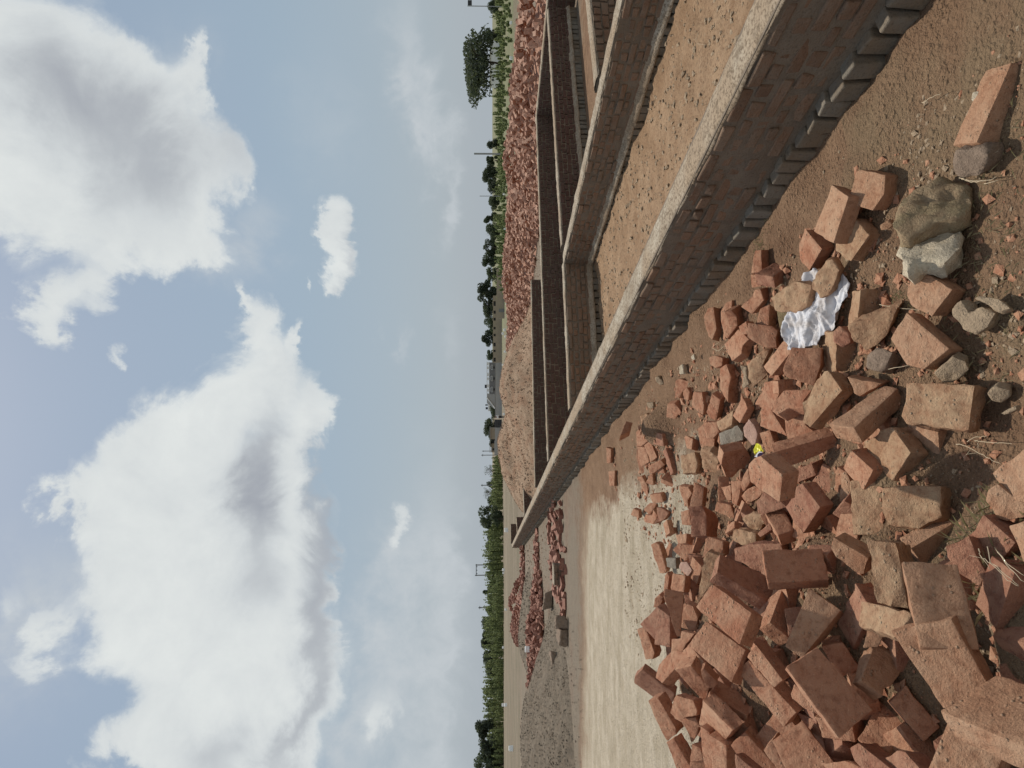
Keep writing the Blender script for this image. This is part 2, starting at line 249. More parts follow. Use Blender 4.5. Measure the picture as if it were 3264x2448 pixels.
"f6":{"v":[[-1.1376,4.0224,0.3016],[-1.2241,3.9924,0.281],[-1.285,4.0123,0.3149],[-1.3749,4.0121,0.3302],[-1.44,3.9979,0.3246],[-1.4433,3.9641,0.2854],[-1.4156,3.9409,0.2533],[-1.2129,3.9539,0.2338],[-1.1337,3.953,0.2192]],
"e":[-0.008,0.0545,-0.0463],
"m":"dark","l":"long dark reddish brick left of the tall gritty brick"},
"f7":{"v":[[-1.1921,4.0386,0.3422],[-1.2233,4.0419,0.3513],[-1.2577,3.9577,0.3224],[-1.2111,3.9338,0.3004],[-1.1736,3.9913,0.3166]],
"e":[-0.0088,0.0158,-0.0357],
"m":"pinkish","l":"pale pink chip lying left of the dark reddish brick"},
"f7b":{"v":[[-1.3033,4.5337,0.2965],[-1.3632,4.5257,0.2931],[-1.3571,4.4481,0.2483],[-1.2817,4.4562,0.2514]],
"e":[-0.0009,0.0249,-0.0433],
"m":"conc","l":"small grey cement lump beside the pale pink chip"},
"f8":{"v":[[-1.345,5.1264,0.2164],[-1.3758,5.1712,0.24],[-1.4654,5.1684,0.218],[-1.6029,5.153,0.1768],[-1.5855,5.0954,0.1414],[-1.5492,5.0804,0.1393],[-1.3562,5.0953,0.1927]],
"e":[0.0109,0.0332,-0.0488],
"m":"red","l":"narrow brick at the sand edge just left of the grey cement lump"},
"f9":{"v":[[-1.2572,4.0401,0.4333],[-1.2841,4.0617,0.4424],[-1.4009,4.0775,0.4431],[-1.3971,4.0511,0.4301],[-1.277,4.0224,0.4232]],
"e":[0.0028,0.0223,-0.0447],
"m":"red","l":"thin pink sliver at the sand edge below the narrow brick"},
"f10":{"v":[[-1.2326,3.9437,0.4214],[-1.312,3.9316,0.4399],[-1.3493,3.9114,0.4409],[-1.3128,3.8309,0.3875],[-1.2197,3.8539,0.3705]],
"e":[-0.016,0.0268,-0.0513],
"m":"red","l":"small triangular red piece below the pale pink chip"},
"f11":{"v":[[-1.4311,4.1068,0.4657],[-1.4646,4.1446,0.4866],[-1.539,4.1786,0.4879],[-1.5285,4.1348,0.4528],[-1.44,4.0878,0.4453]],
"e":[0.0167,0.0384,-0.043],
"m":"red","l":"small tan piece at the sand edge above the square red brick"},
"f12":{"v":[[-1.0134,2.8433,0.7019],[-1.0112,2.8703,0.782],[-1.2155,2.9204,0.7088],[-1.213,2.9138,0.6925]],
"e":[0.0196,0.053,-0.0184],
"m":"red","l":"tall pale triangular brick face right of the square red brick"},
"f13":{"v":[[-1.2921,3.5629,0.4724],[-1.3968,3.5808,0.4848],[-1.4336,3.572,0.4785],[-1.4295,3.494,0.4236],[-1.3477,3.4854,0.4177],[-1.2914,3.5108,0.4357]],
"e":[0.0001,0.0414,-0.0589],
"m":"red","l":"salmon broken brick right of the tall pale triangular brick"},
"f14":{"v":[[-0.853,3.1183,0.3449],[-0.9081,3.1199,0.3403],[-0.9179,3.0723,0.3088],[-0.9437,2.968,0.2395],[-0.801,2.8942,0.2069],[-0.7709,2.9046,0.2167],[-0.8094,3.0399,0.2993]],
"e":[0.0062,0.0386,-0.0604],
"m":"dark","l":"dark red brick behind the left end of the flat brown brick"},
"g1":{"v":[[-0.5731,5.9104,0.0657],[-0.6085,5.9698,0.0982],[-0.7503,5.9128,0.0413],[-0.702,5.8526,0.0101]],
"e":[0.0074,0.0319,-0.0503],
"m":"red","l":"small box shaped brick piece standing at the upper left heap edge"},
"g2":{"v":[[-0.6626,6.4402,0.0575],[-0.7784,6.4428,0.0634],[-0.9404,6.4083,0.033],[-0.92,6.353,-0.0237],[-0.8165,6.3353,-0.0446],[-0.6512,6.3893,0.0055]],
"e":[-0.0014,0.0513,-0.0505],
"m":"red","l":"rough brick at the upper left heap edge, left of the small box shaped piece"},
"g3":{"v":[[-0.6953,5.5202,0.067],[-0.779,5.6515,0.1386],[-0.8308,5.6586,0.1254],[-0.8259,5.6241,0.1004],[-0.7365,5.4974,0.0346]],
"e":[0.0197,0.0424,-0.0548],
"m":"red","l":"purple red chunk directly below the small box shaped piece"},
"g4":{"v":[[-0.5662,5.3398,0.0634],[-0.5686,5.3593,-0.0232],[-0.6579,5.3013,-0.0538],[-0.7531,5.2271,-0.0359],[-0.7552,5.2074,0.0385]],
"e":[-0.0349,0.0477,0.0116],
"m":"dark","l":"dark brick slab with a pale pink edge right of the small box shaped piece"},
"g5":{"v":[[-0.5107,4.5518,0.079],[-0.555,4.6595,0.1464],[-0.6084,4.6406,0.1476],[-0.6777,4.6069,0.1443],[-0.6586,4.5052,0.0854],[-0.5912,4.506,0.0715]],
"e":[-0.0134,0.0339,-0.0629],
"m":"mud","l":"square rough brick piece with a gritty face near a row of crumbs"},
"g6":{"v":[[-0.2782,4.3102,0.0805],[-0.3231,4.3724,0.1083],[-0.389,4.3757,0.1031],[-0.4851,4.3542,0.0815],[-0.4841,4.2706,0.0378],[-0.3861,4.2498,0.0373]],
"e":[0.0056,0.0277,-0.0529],
"m":"red","l":"flat brick piece with a pale edge leaning above the square rough piece"},
"g6b":{"v":[[-0.2576,4.0482,0.0961],[-0.2674,4.1439,0.147],[-0.3693,4.1531,0.128],[-0.3734,4.1114,0.1038],[-0.3222,4.0481,0.0807]],
"e":[0.0121,0.0286,-0.0513],
"m":"red","l":"small salmon piece leaning on the flat brick piece with a pale edge"},
"g7":{"v":[[-0.4674,4.162,0.0998],[-0.4765,4.2454,0.1385],[-0.5197,4.2862,0.1201],[-0.607,4.3591,0.0773],[-0.63,4.2748,0.0072],[-0.5018,4.1346,0.0511]],
"e":[0.0385,0.0227,-0.04],
"m":"mud","l":"crumbling brown brick half sunk in soil right of the square rough piece"},
"g8a":{"v":[[-0.8458,5.4253,0.0825],[-0.8998,5.3072,-0.0449],[-0.8834,5.3189,-0.0914],[-0.8061,5.4451,-0.0602],[-0.804,5.471,0.0201]],
"e":[-0.0413,0.0272,-0.0077],
"m":"red","l":"upper arm of the bent pair of brick slivers in the upper heap"},
"g8b":{"v":[[-0.7717,4.5096,0.1386],[-0.7752,4.586,0.1786],[-0.829,4.605,0.1681],[-0.9542,4.5856,0.1093],[-0.8762,4.5615,0.1264],[-0.8146,4.4972,0.1154]],
"e":[0.0161,0.0225,-0.0416],
"m":"red","l":"lower arm of the bent pair of brick slivers in the upper heap"},
"g9":{"v":[[-0.7055,4.1197,0.1568],[-0.688,4.165,0.204],[-0.7541,4.1626,0.2216],[-0.8567,4.1569,0.2466],[-0.8583,4.1439,0.232],[-0.8218,4.1041,0.1746]],
"e":[-0.0142,0.0533,-0.0459],
"m":"red","l":"upright lit brick piece beside the bent pair of slivers"},
"g10":{"v":[[-0.8987,4.319,0.196],[-0.9232,4.3754,0.2351],[-1.0092,4.3503,0.2341],[-0.9983,4.2826,0.1905]],
"e":[-0.0103,0.0374,-0.0606],
"m":"red","l":"small pale square piece directly below the bent pair of slivers"},
"g11":{"v":[[-0.8009,3.6689,0.2961],[-0.7387,3.6525,0.3241],[-0.8036,3.7836,0.2056],[-0.8583,3.8072,0.1737],[-0.9469,3.7361,0.208],[-0.9038,3.6106,0.3168]],
"e":[-0.0183,0.0591,0.0754],
"m":"dark","l":"dark purple brick with a crumbling left side in a hollow of the upper heap"},
"g12a":{"v":[[-0.9511,6.2266,0.0587],[-0.9705,6.2733,0.0849],[-1.0953,6.2704,0.0415],[-1.1653,6.2419,-0.0016],[-1.0877,6.1889,-0.0128]],
"e":[0.0131,0.0276,-0.0396],
"m":"red","l":"small slanting salmon piece at the upper sand edge"},
"g12b":{"v":[[-0.8744,5.8757,0.0688],[-0.9643,5.9251,0.0976],[-0.9786,5.8673,0.0533],[-0.9639,5.8485,0.0406],[-0.8651,5.8515,0.0516]],
"e":[0.0035,0.0298,-0.04],
"m":"red","l":"tiny bright piece right of the small slanting salmon piece"},
"g12c":{"v":[[-0.9858,5.4517,0.0861],[-1.0177,5.5698,0.1541],[-1.0978,5.5523,0.1196],[-1.0552,5.4437,0.0609]],
"e":[0.0141,0.0319,-0.0488],
"m":"red","l":"small pale flat piece below the slanting salmon piece"},
"g12d":{"v":[[-1.1499,5.8761,0.0687],[-1.223,5.9203,0.1196],[-1.2586,5.8368,0.0789],[-1.1478,5.8043,0.0232]],
"e":[-0.0157,0.0306,-0.0491],
"m":"red","l":"small brown piece hanging under the small pale flat piece"},
"g12e":{"v":[[-1.3159,6.311,0.0758],[-1.3083,6.3671,0.1134],[-1.3831,6.4212,0.1329],[-1.4004,6.3232,0.0665]],
"e":[0.0084,0.0266,-0.0415],
"m":"red","l":"outermost tiny red piece lying on the pale sand edge"},
"g12f":{"v":[[-1.1802,5.6828,0.0905],[-1.2372,5.7109,0.0945],[-1.2509,5.8025,0.1287],[-1.2994,5.839,0.137],[-1.3255,5.8257,0.1286],[-1.3164,5.7081,0.0837],[-1.2259,5.6309,0.0646]],
"e":[0.0068,0.0217,-0.0555],
"m":"red","l":"notched pink piece beside the outermost tiny red piece"},
"g12g":{"v":[[-1.1018,5.3801,0.0951],[-1.1045,5.4212,0.1273],[-1.1825,5.4066,0.1203],[-1.2533,5.434,0.1456],[-1.1982,5.3546,0.0807],[-1.1319,5.3178,0.0483]],
"e":[-0.0022,0.0307,-0.0394],
"m":"dark","l":"dark purple little piece right of the notched pink piece"},
"g12h":{"v":[[-1.1338,5.0657,0.1372],[-1.1793,5.1105,0.1551],[-1.266,5.0489,0.1522],[-1.2229,4.9952,0.1323]],
"e":[-0.007,0.0121,-0.048],
"m":"red","l":"narrow pink shard below the dark purple little piece"},
"g13":{"v":[[-0.6111,3.6483,0.1593],[-0.6365,3.713,0.1865],[-0.7038,3.6561,0.1748],[-0.695,3.6285,0.1635]],
"e":[-0.0063,0.0171,-0.0466],
"m":"red","l":"tiny upright piece left of the soil covered brick in the upper heap"},
"g14":{"v":[[-0.5695,3.5241,0.144],[-0.5772,3.5964,0.1798],[-0.6973,3.5471,0.1885],[-0.7054,3.5158,0.176],[-0.6592,3.5134,0.1627]],
"e":[-0.0116,0.0206,-0.0441],
"m":"red","l":"soil covered piece below the square muddy brick with the pale rim"},
"g15":{"v":[[-1.0104,4.0902,0.2828],[-1.0451,4.1823,0.3291],[-1.09,4.1462,0.3275],[-1.0723,4.0772,0.2952]],
"e":[-0.0153,0.0214,-0.0539],
"m":"red","l":"small pale corner piece above the brown brick with one pale left edge"},
"j1":{"v":[[0.129,3.9443,0.0716],[0.0986,3.9943,0.0927],[-0.0332,3.9749,0.0961],[-0.1147,3.903,0.0758],[-0.0209,3.9076,0.07],[0.0416,3.8935,0.0597]],
"e":[-0.0068,0.0314,-0.0842],
"m":"red","l":"pink faced fragment with a dark torn side, largest piece near the wall side"},
"j2":{"v":[[-0.0636,4.4383,0.0599],[-0.0647,4.5179,0.0962],[-0.174,4.5403,0.0979],[-0.2236,4.4425,0.0495],[-0.1566,4.4305,0.0492]],
"e":[0.0042,0.025,-0.0547],
"m":"red","l":"pale smooth fragment lying left below the pink faced fragment"},
"j3":{"v":[[-0.11,4.0215,0.0825],[-0.0704,4.0573,0.1224],[-0.1949,4.2062,0.1064],[-0.2415,4.211,0.0792],[-0.2515,4.1649,0.0537]],
"e":[0.0298,0.0198,-0.0474],
"m":"red","l":"salmon fragment with a shaded top, between the pale smooth and pink faced ones"},
"j4":{"v":[[0.1714,4.0122,0.0697],[0.1899,4.0673,0.1023],[0.175,4.1011,0.123],[0.1338,4.0956,0.1209],[0.1082,4.0564,0.0981],[0.1232,4.015,0.0727]],
"e":[-0.0018,0.037,-0.0616],
"m":"red","l":"rough pink lump above the pink faced fragment"},
"j5":{"v":[[0.1877,3.6971,0.0737],[0.1464,3.7792,0.0973],[0.2544,3.87,0.1083],[0.2822,3.8246,0.0947],[0.3368,3.7489,0.0713],[0.2689,3.6413,0.0523],[0.2356,3.6929,0.0679]],
"e":[-0.0067,0.0163,-0.0682],
"m":"red","l":"pointed broken brick above the rough pink lump, below the upper cluster"},
"j6":{"v":[[0.1809,3.3594,0.0935],[0.1096,3.4516,0.1364],[0.0371,3.4723,0.1206],[-0.0116,3.4701,0.0969],[0.0497,3.379,0.0504],[0.1008,3.3853,0.0785],[0.1827,3.3293,0.0698]],
"e":[0.0198,0.0357,-0.0439],
"m":"mud","l":"gnarled muddy brick lump right of the pointed broken brick"},
"j7":{"v":[[0.1657,3.0161,0.0999],[0.226,3.054,0.1123],[0.0961,3.2275,0.1462],[0.0466,3.1658,0.1288]],
"e":[0.0039,0.0166,-0.07],
"m":"red","l":"long salmon brick leaning towards the lower end of the white sack"},
"j8":{"v":[[0.159,2.7394,0.1016],[0.1675,2.8174,0.1943],[0.0704,2.8414,0.2258],[0.036,2.8321,0.2159],[0.0159,2.7944,0.1715],[-0.0037,2.7559,0.1264],[0.0873,2.7397,0.1042]],
"e":[-0.0014,0.0551,-0.0462],
"m":"red","l":"broad smooth tan brick directly below the white sack"},
"j9":{"v":[[0.0151,3.222,0.0863],[0.0022,3.3057,0.1076],[-0.0345,3.3238,0.1095],[-0.1132,3.3854,0.1198],[-0.1183,3.3377,0.1067],[-0.2303,3.3596,0.1037],[-0.2653,3.1684,0.0501],[-0.1421,3.2658,0.0856],[-0.0558,3.2029,0.0756]],
"e":[0.0054,0.0185,-0.0694],
"m":"red","l":"long flat salmon slab lying left of the pinkish two toned fragment"},
"j10":{"v":[[0.0148,3.1566,0.0993],[0.0291,3.157,-0.0056],[-0.0265,3.1567,-0.0103],[-0.0486,3.1563,0.0946]],
"e":[-0.0003,0.06,0.0002],
"m":"red","l":"small brick with a pale end and dark side below the leaning salmon brick"},
"j11":{"v":[[-0.0292,2.8096,0.1108],[-0.0308,2.964,0.1591],[-0.0849,2.9829,0.1986],[-0.1289,2.9631,0.22],[-0.1445,2.9159,0.2152],[-0.1106,2.8717,0.1805],[-0.1106,2.7968,0.1576],[-0.0747,2.8205,0.1425]],
"e":[-0.0368,0.0181,-0.0591],
"m":"red","l":"pinkish two toned fragment below the broad smooth tan brick"},
"j12":{"v":[[-0.1409,2.8997,0.1045],[-0.1634,2.9941,0.1476],[-0.2263,2.9895,0.1376],[-0.3096,2.9813,0.1233],[-0.2329,2.8459,0.067],[-0.1987,2.892,0.0937]],
"e":[0.008,0.0313,-0.0644],
"m":"red","l":"dusty tan brick below the pinkish two toned fragment"},
"j13":{"v":[[-0.2087,3.5343,0.0954],[-0.2582,3.576,0.1083],[-0.3055,3.5789,0.1037],[-0.3552,3.5363,0.0777],[-0.3462,3.5125,0.0678],[-0.2915,3.4899,0.0644],[-0.24,3.5049,0.0778]],
"e":[0.0057,0.0208,-0.0451],
"m":"pinkish","l":"pale pink pointed stone like fragment just above the yellow scrap"},
"j14":{"v":[[-0.2552,3.7298,0.0867],[-0.2791,3.7709,0.106],[-0.3142,3.8565,0.149],[-0.387,3.8595,0.1369],[-0.3446,3.7113,0.0589],[-0.3021,3.7032,0.0623]],
"e":[0.0098,0.0297,-0.0512],
"m":"conc","l":"grey cement covered brick fragment left of the pale pink pointed one"},
"j15":{"v":[[-0.0851,3.6384,0.0905],[-0.1956,3.7322,0.1122],[-0.2319,3.6538,0.099],[-0.145,3.5861,0.083],[-0.1062,3.6127,0.0865]],
"e":[-0.0019,0.0092,-0.0495],
"m":"red","l":"dark mauve fragment above the grey cement covered fragment"},
"j16":{"v":[[-0.1721,3.7901,0.0891],[-0.2459,3.9425,0.1322],[-0.3037,3.8732,0.1384],[-0.2537,3.7618,0.108]],
"e":[-0.0135,0.007,-0.0476],
"m":"mud","l":"flat soil covered fragment left of the dark mauve fragment"},
"j18":{"v":[[-0.2571,3.2982,0.0795],[-0.2744,3.3601,0.1087],[-0.3801,3.3437,0.0777],[-0.361,3.2823,0.0492]],
"e":[0.0091,0.023,-0.0434],
"m":"red","l":"dark brick corner right of the yellow scrap"},
"k1":{"v":[[0.1662,2.6329,0.0923],[0.2299,2.6643,0.0908],[0.234,2.7784,0.066],[0.1279,2.8445,0.0426],[0.0571,2.8142,0.0433],[0.0528,2.6675,0.0753]],
"e":[0.0077,-0.0203,-0.0921],
"m":"mud","l":"tan brick carrying a round mud lump, at the right end of the white sack"},
"k2":{"v":[[-0.0289,2.5272,0.1321],[0.0489,2.6032,0.1414],[0.0494,2.6302,0.1478],[-0.0834,2.7346,0.1881],[-0.1645,2.7112,0.1919],[-0.1893,2.675,0.186]],
"e":[-0.008,0.0166,-0.0693],
"m":"mud","l":"three faced brick with a gritty sparkling top below the brick with the mud lump"},
"k3":{"v":[[-0.1592,2.2302,0.2512],[-0.0203,2.2666,0.0692],[-0.0054,2.3388,0.0726],[-0.1536,2.3416,0.2808]],
"e":[-0.0576,0.0138,-0.0412],
"m":"tan","l":"long tan brick pointing left and down, left of the single flat brick with a scratch"},
"k4":{"v":[[0.0016,2.3268,0.0881],[0.0136,2.3843,0.1245],[0.0286,2.4357,0.1577],[-0.013,2.4231,0.1428],[-0.0374,2.4205,0.1369],[-0.0493,2.4037,0.1248]],
"e":[0.0109,0.0364,-0.0612],
"m":"tan","l":"pale brick half covered by the long tan brick, touching a small grey chip"},
"k4b":{"v":[[0.0319,2.5013,0.0983],[0.027,2.5134,0.1066],[-0.0134,2.4901,0.0974],[-0.0083,2.4742,0.0866],[0.0141,2.4603,0.0748]],
"e":[-0.0046,0.0212,-0.0336],
"m":"tan","l":"small grey chip on the pale half covered brick"},
"k5":{"v":[[-0.0079,1.8635,0.0967],[-0.0009,2.0514,0.1728],[-0.1081,2.0551,0.1882],[-0.1344,2.0394,0.1852],[-0.1459,1.882,0.1222],[-0.141,1.8643,0.1143]],
"e":[-0.0082,0.026,-0.0636],
"m":"mud","l":"large flat brick with a curved scratch near the right side of the heap"},
"k6":{"v":[[-0.2386,2.0846,0.1453],[-0.1587,2.184,0.1437],[-0.1629,2.2046,0.1441],[-0.2228,2.3393,0.1486],[-0.2585,2.3418,0.15],[-0.3325,2.2031,0.1508],[-0.3453,2.1691,0.1508]],
"e":[-0.0028,0.0011,-0.0716],
"m":"mud","l":"diamond shaped brick with a gritty top below the scratched flat brick"},
"k7":{"v":[[-0.1677,2.0521,0.0696],[-0.1496,2.1699,0.0886],[-0.2834,2.2081,0.0677],[-0.3065,2.1527,0.056],[-0.3006,2.0722,0.0466]],
"e":[0.0129,0.0087,-0.0667],
"m":"tan","l":"dark ended brick under the right corner of the diamond shaped brick"},
"k8":{"v":[[-0.3638,2.2424,0.1481],[-0.3793,2.3329,0.2066],[-0.5719,2.2984,0.2154],[-0.5499,2.206,0.1546]],
"e":[-0.0095,0.0376,-0.0607],
"m":"mud","l":"left one of two flat gritty bricks lying side by side"},
"k9":{"v":[[-0.3418,1.9767,0.1182],[-0.3713,2.1387,0.2069],[-0.4331,2.1237,0.2112],[-0.4976,2.1014,0.2123],[-0.487,2.0101,0.1635],[-0.4362,1.9621,0.1291]],
"e":[-0.0121,0.032,-0.0625],
"m":"mud","l":"right one of two flat gritty bricks, with a pebble on its top"},
"k10":{"v":[[-0.4723,2.4106,0.1849],[-0.5321,2.4639,0.201],[-0.5591,2.4453,0.1708],[-0.602,2.4303,0.1359],[-0.4843,2.3938,0.164]],
"e":[0.0258,0.0443,-0.0506],
"m":"dark","l":"shaded brick with a pale ridge left of the two side by side flat bricks"},
"k11":{"v":[[-0.3672,2.5014,0.1252],[-0.3796,2.5215,0.1328],[-0.4902,2.535,0.1314],[-0.4912,2.4903,0.1126],[-0.3998,2.4877,0.1173]],
"e":[0.0035,0.0232,-0.0552],
"m":"tan","l":"rough pale fragment above the shaded brick with a pale ridge"},
"k12":{"v":[[-0.3227,2.314,0.1256],[-0.3271,2.3246,0.1308],[-0.3474,2.323,0.1258],[-0.3662,2.3114,0.1153],[-0.3605,2.2744,0.0951],[-0.3491,2.2749,0.0977]],
"e":[0.0086,0.0246,-0.0427],
"m":"sand","l":"small pale chunk under the left edge of the diamond shaped brick"},
"r1":{"v":[[-0.2568,1.7108,0.1597],[-0.3137,1.665,0.1492],[-0.3454,1.5605,0.1298],[-0.2215,1.5284,0.1299],[-0.1819,1.6221,0.1478]],
"e":[0.0032,0.0122,-0.0709],
"m":"tan","l":"blurred tan brick cut by the right edge, upper of the group there"},
"r2":{"v":[[-0.2844,1.6809,0.1716],[-0.3072,1.7014,0.1775],[-0.3353,1.7129,0.178],[-0.377,1.6936,0.1608],[-0.3842,1.675,0.1503],[-0.3597,1.627,0.1312],[-0.3277,1.6228,0.135],[-0.3222,1.6429,0.1459]],
"e":[0.0082,0.0218,-0.0442],
"m":"tan","l":"rounded tan slab under the blurred brick at the right edge"},
"r3":{"v":[[-0.382,1.5923,0.2126],[-0.4595,1.545,0.2143],[-0.4368,1.4662,0.2042],[-0.3266,1.4752,0.1956],[-0.3588,1.5561,0.2068]],
"e":[-0.0061,0.0074,-0.0714],
"m":"tan","l":"orange tan brick at the right edge below the rounded tan slab"},
"n2":{"v":[[0.8121,2.3308,0.0721],[0.8658,2.431,0.1032],[0.8638,2.4544,0.1093],[0.7567,2.5003,0.1127],[0.6965,2.3955,0.0799],[0.7439,2.3422,0.0696]],
"e":[0.0056,0.0183,-0.0688],
"m":"tan","l":"topmost square tan brick of the upper cluster near the long wall"},
"n3":{"v":[[0.7635,2.4562,0.1441],[0.8501,2.5841,0.1383],[0.6898,2.7045,0.1491],[0.6004,2.5453,0.155]],
"e":[-0.0044,0.0,-0.0661],
"m":"tan","l":"narrow tan brick leaning left of the topmost square brick"},
"n4":{"v":[[0.604,2.4392,0.0701],[0.6918,2.5057,0.0886],[0.6341,2.6085,0.1028],[0.5826,2.6172,0.1005],[0.5195,2.5424,0.0824]],
"e":[0.0051,0.0123,-0.0684],
"m":"mud","l":"tan brick with a gritty face below the topmost square brick"},
"n5":{"v":[[0.6228,2.7746,0.0797],[0.7261,2.848,0.1135],[0.683,2.9137,0.1155],[0.6085,2.9276,0.1024],[0.5461,2.8806,0.0815]],
"e":[0.0144,0.0116,-0.0692],
"m":"red","l":"kite shaped tan brick left of the gritty faced one"},
"n6":{"v":[[0.5805,3.2538,0.0813],[0.657,3.2901,-0.033],[0.68,3.3747,0.0179],[0.6133,3.356,0.1326]],
"e":[-0.057,0.0323,-0.0279],
"m":"dark","l":"dark hollowed brick left above the white sack"},
"n7":{"v":[[0.4621,2.8059,0.1127],[0.4919,2.8841,0.1538],[0.4303,3.0144,0.2022],[0.3677,2.9968,0.1829],[0.3427,2.9091,0.1383],[0.3719,2.8401,0.112]],
"e":[0.0117,0.0295,-0.0646],
"m":"mud","l":"rounded tan brick pinning the upper left corner of the white sack"},
"n8":{"v":[[0.542,2.6288,0.113],[0.5414,2.6531,0.1269],[0.4672,2.7288,0.1473],[0.4352,2.738,0.1425],[0.3928,2.7146,0.1154],[0.404,2.6768,0.097],[0.4962,2.613,0.0893]],
"e":[0.0132,0.0242,-0.0417],
"m":"mud","l":"small gritty oval brick piece lying on top of the white sack"},
"n9":{"v":[[0.3819,2.4594,0.0857],[0.3864,2.4533,0.0073],[0.2867,2.4611,-0.0081],[0.2267,2.4698,0.0379],[0.232,2.4734,0.0926]],
"e":[0.0065,0.0723,-0.0053],
"m":"mud","l":"mud crusted brick with one smooth pale side right of the white sack"},
"n10":{"v":[[0.2721,2.3356,0.0788],[0.2399,2.4523,0.1413],[0.1759,2.4694,0.1105],[0.1394,2.4493,0.0714],[0.1794,2.3775,0.0466],[0.2939,2.2797,0.0531]],
"e":[0.0345,0.037,-0.0513],
"m":"mud","l":"muddy brick under the mud crusted brick right of the white sack"},
"n11":{"v":[[0.3123,1.9752,0.0809],[0.3965,2.0785,0.1153],[0.3911,2.0959,0.1205],[0.3133,2.1246,0.1271],[0.2812,2.1122,0.1223],[0.2342,2.0412,0.099]],
"e":[0.0021,0.0216,-0.0699],
"m":"tan","l":"square smooth tan brick directly below the pale rock"},
"n12":{"v":[[0.1169,1.9737,0.0946],[0.2474,2.1022,0.1426],[0.1627,2.1562,0.164],[0.0681,2.1008,0.1435],[0.0537,2.0448,0.1222]],
"e":[-0.0006,0.0288,-0.0752],
"m":"tan","l":"large smooth tan brick below the square smooth one, right of the heap"},
"n18":{"v":[[0.7651,1.8742,0.0719],[0.9705,1.8101,0.0202],[0.9707,1.8077,-0.0583],[0.7417,1.8794,0.0039]],
"e":[0.0312,0.1024,-0.003],
"m":"tan","l":"rusty tan brick lying alone near the top right corner of the photo"},
"n19":{"v":[[0.7544,3.3996,0.0825],[0.7581,3.4326,0.1026],[0.6366,3.4657,0.1128],[0.6395,3.405,0.0766]],
"e":[0.0049,0.037,-0.0616],
"m":"red","l":"half buried brick strip at the upper end of the heap by the wall"},
"n19b":{"v":[[0.6271,3.489,0.0745],[0.6356,3.5178,0.0905],[0.5691,3.565,0.063],[0.5661,3.5,0.0376]],
"e":[0.0266,0.0143,-0.0398],
"m":"red","l":"small orange brick piece under the half buried strip"},
"n20":{"v":[[0.538,3.4334,0.0743],[0.5356,3.4632,0.0893],[0.4586,3.5694,0.1227],[0.4101,3.5197,0.0825],[0.4757,3.4305,0.0547]],
"e":[0.0179,0.0324,-0.0617],
"m":"red","l":"pale salmon brick end below the dark hollowed brick"},
"n21":{"v":[[0.4344,3.2983,0.0807],[0.4168,3.3447,0.1138],[0.3384,3.3339,0.1355],[0.3151,3.2636,0.1033]],
"e":[-0.0209,0.0338,-0.0586],
"m":"red","l":"small speckled brick left of the olive slab"},
"n22":{"v":[[0.3926,3.2261,0.0745],[0.2592,3.2177,0.0555],[0.2355,3.2024,0.04],[0.3736,3.1722,0.0255]],
"e":[0.0039,0.0395,-0.045],
"m":"olive","l":"olive coloured brick slab between the rounded tan brick and the white sack"},
"n23":{"v":[[0.4251,3.7813,0.0658],[0.4554,3.7509,0.1086],[0.4984,3.8196,0.027],[0.4584,3.868,-0.0401],[0.3889,3.834,-0.0062],[0.3678,3.7767,0.0638]],
"e":[-0.0049,0.0463,0.0364],
"m":"red","l":"small brown piece with a bright broken end in the upper heap"},
"n24":{"v":[[0.5366,3.9042,0.0476],[0.53,3.944,0.0678],[0.4791,3.9812,0.0896],[0.4394,3.9828,0.0931],[0.3169,3.946,0.083],[0.2993,3.9221,0.0723],[0.3757,3.8571,0.035],[0.4123,3.9127,0.0601]],
"e":[-0.0036,0.0266,-0.0537],
"m":"red","l":"curved flat brick piece left of the bright ended brown piece"},
"n25":{"v":[[0.5306,4.2017,0.0613],[0.527,4.2419,0.0852],[0.4701,4.2657,0.1069],[0.3378,4.2095,0.0925],[0.3103,4.1785,0.0782],[0.3837,4.1581,0.0562]],
"e":[-0.0086,0.0361,-0.062],
"m":"red","l":"half buried reddish brick nearest to the wall in the upper heap"},
"n26":{"v":[[0.3753,3.6276,0.0729],[0.3514,3.6833,0.0943],[0.3016,3.661,0.0849],[0.2987,3.6245,0.0705],[0.3305,3.6149,0.0672]],
"e":[0.0008,0.0219,-0.0559],
"m":"red","l":"little salmon piece above the notched flat brick"},
"n27":{"v":[[0.3107,3.2509,0.0926],[0.3351,3.3351,0.1791],[0.2586,3.3404,0.1836],[0.2011,3.2741,0.1151],[0.1988,3.234,0.074],[0.2411,3.2359,0.0764],[0.2859,3.2279,0.0687]],
"e":[0.0005,0.0515,-0.0503],
"m":"red","l":"notched flat salmon brick left of the olive slab"},
"s1":{"v":[[-0.3482,5.6649,0.3496],[-0.4669,5.5075,0.433],[-0.4302,5.5615,0.3327],[-0.3632,5.6497,0.2934]],
"e":[-0.0516,0.0404,0.0029],
"m":"red","l":"lone box shaped brick resting at the foot of the long wall"},
"s2":{"v":[[-0.4185,6.1489,0.0599],[-0.4948,6.2438,0.1126],[-0.6316,6.2121,0.1143],[-0.6251,6.1469,0.0836],[-0.5211,6.0041,0.0057],[-0.4435,6.0169,0.0023]],
"e":[-0.0065,0.0249,-0.0542],
"m":"red","l":"reddish rounded brick below the lone box shaped one"},
"s3":{"v":[[-0.5543,5.8808,0.0661],[-0.6056,5.9541,0.1031],[-0.7524,5.8817,0.0604],[-0.6992,5.8032,0.0207]],
"e":[0.0017,0.028,-0.0531],
"m":"red","l":"small oblong brick right below the reddish rounded one"},
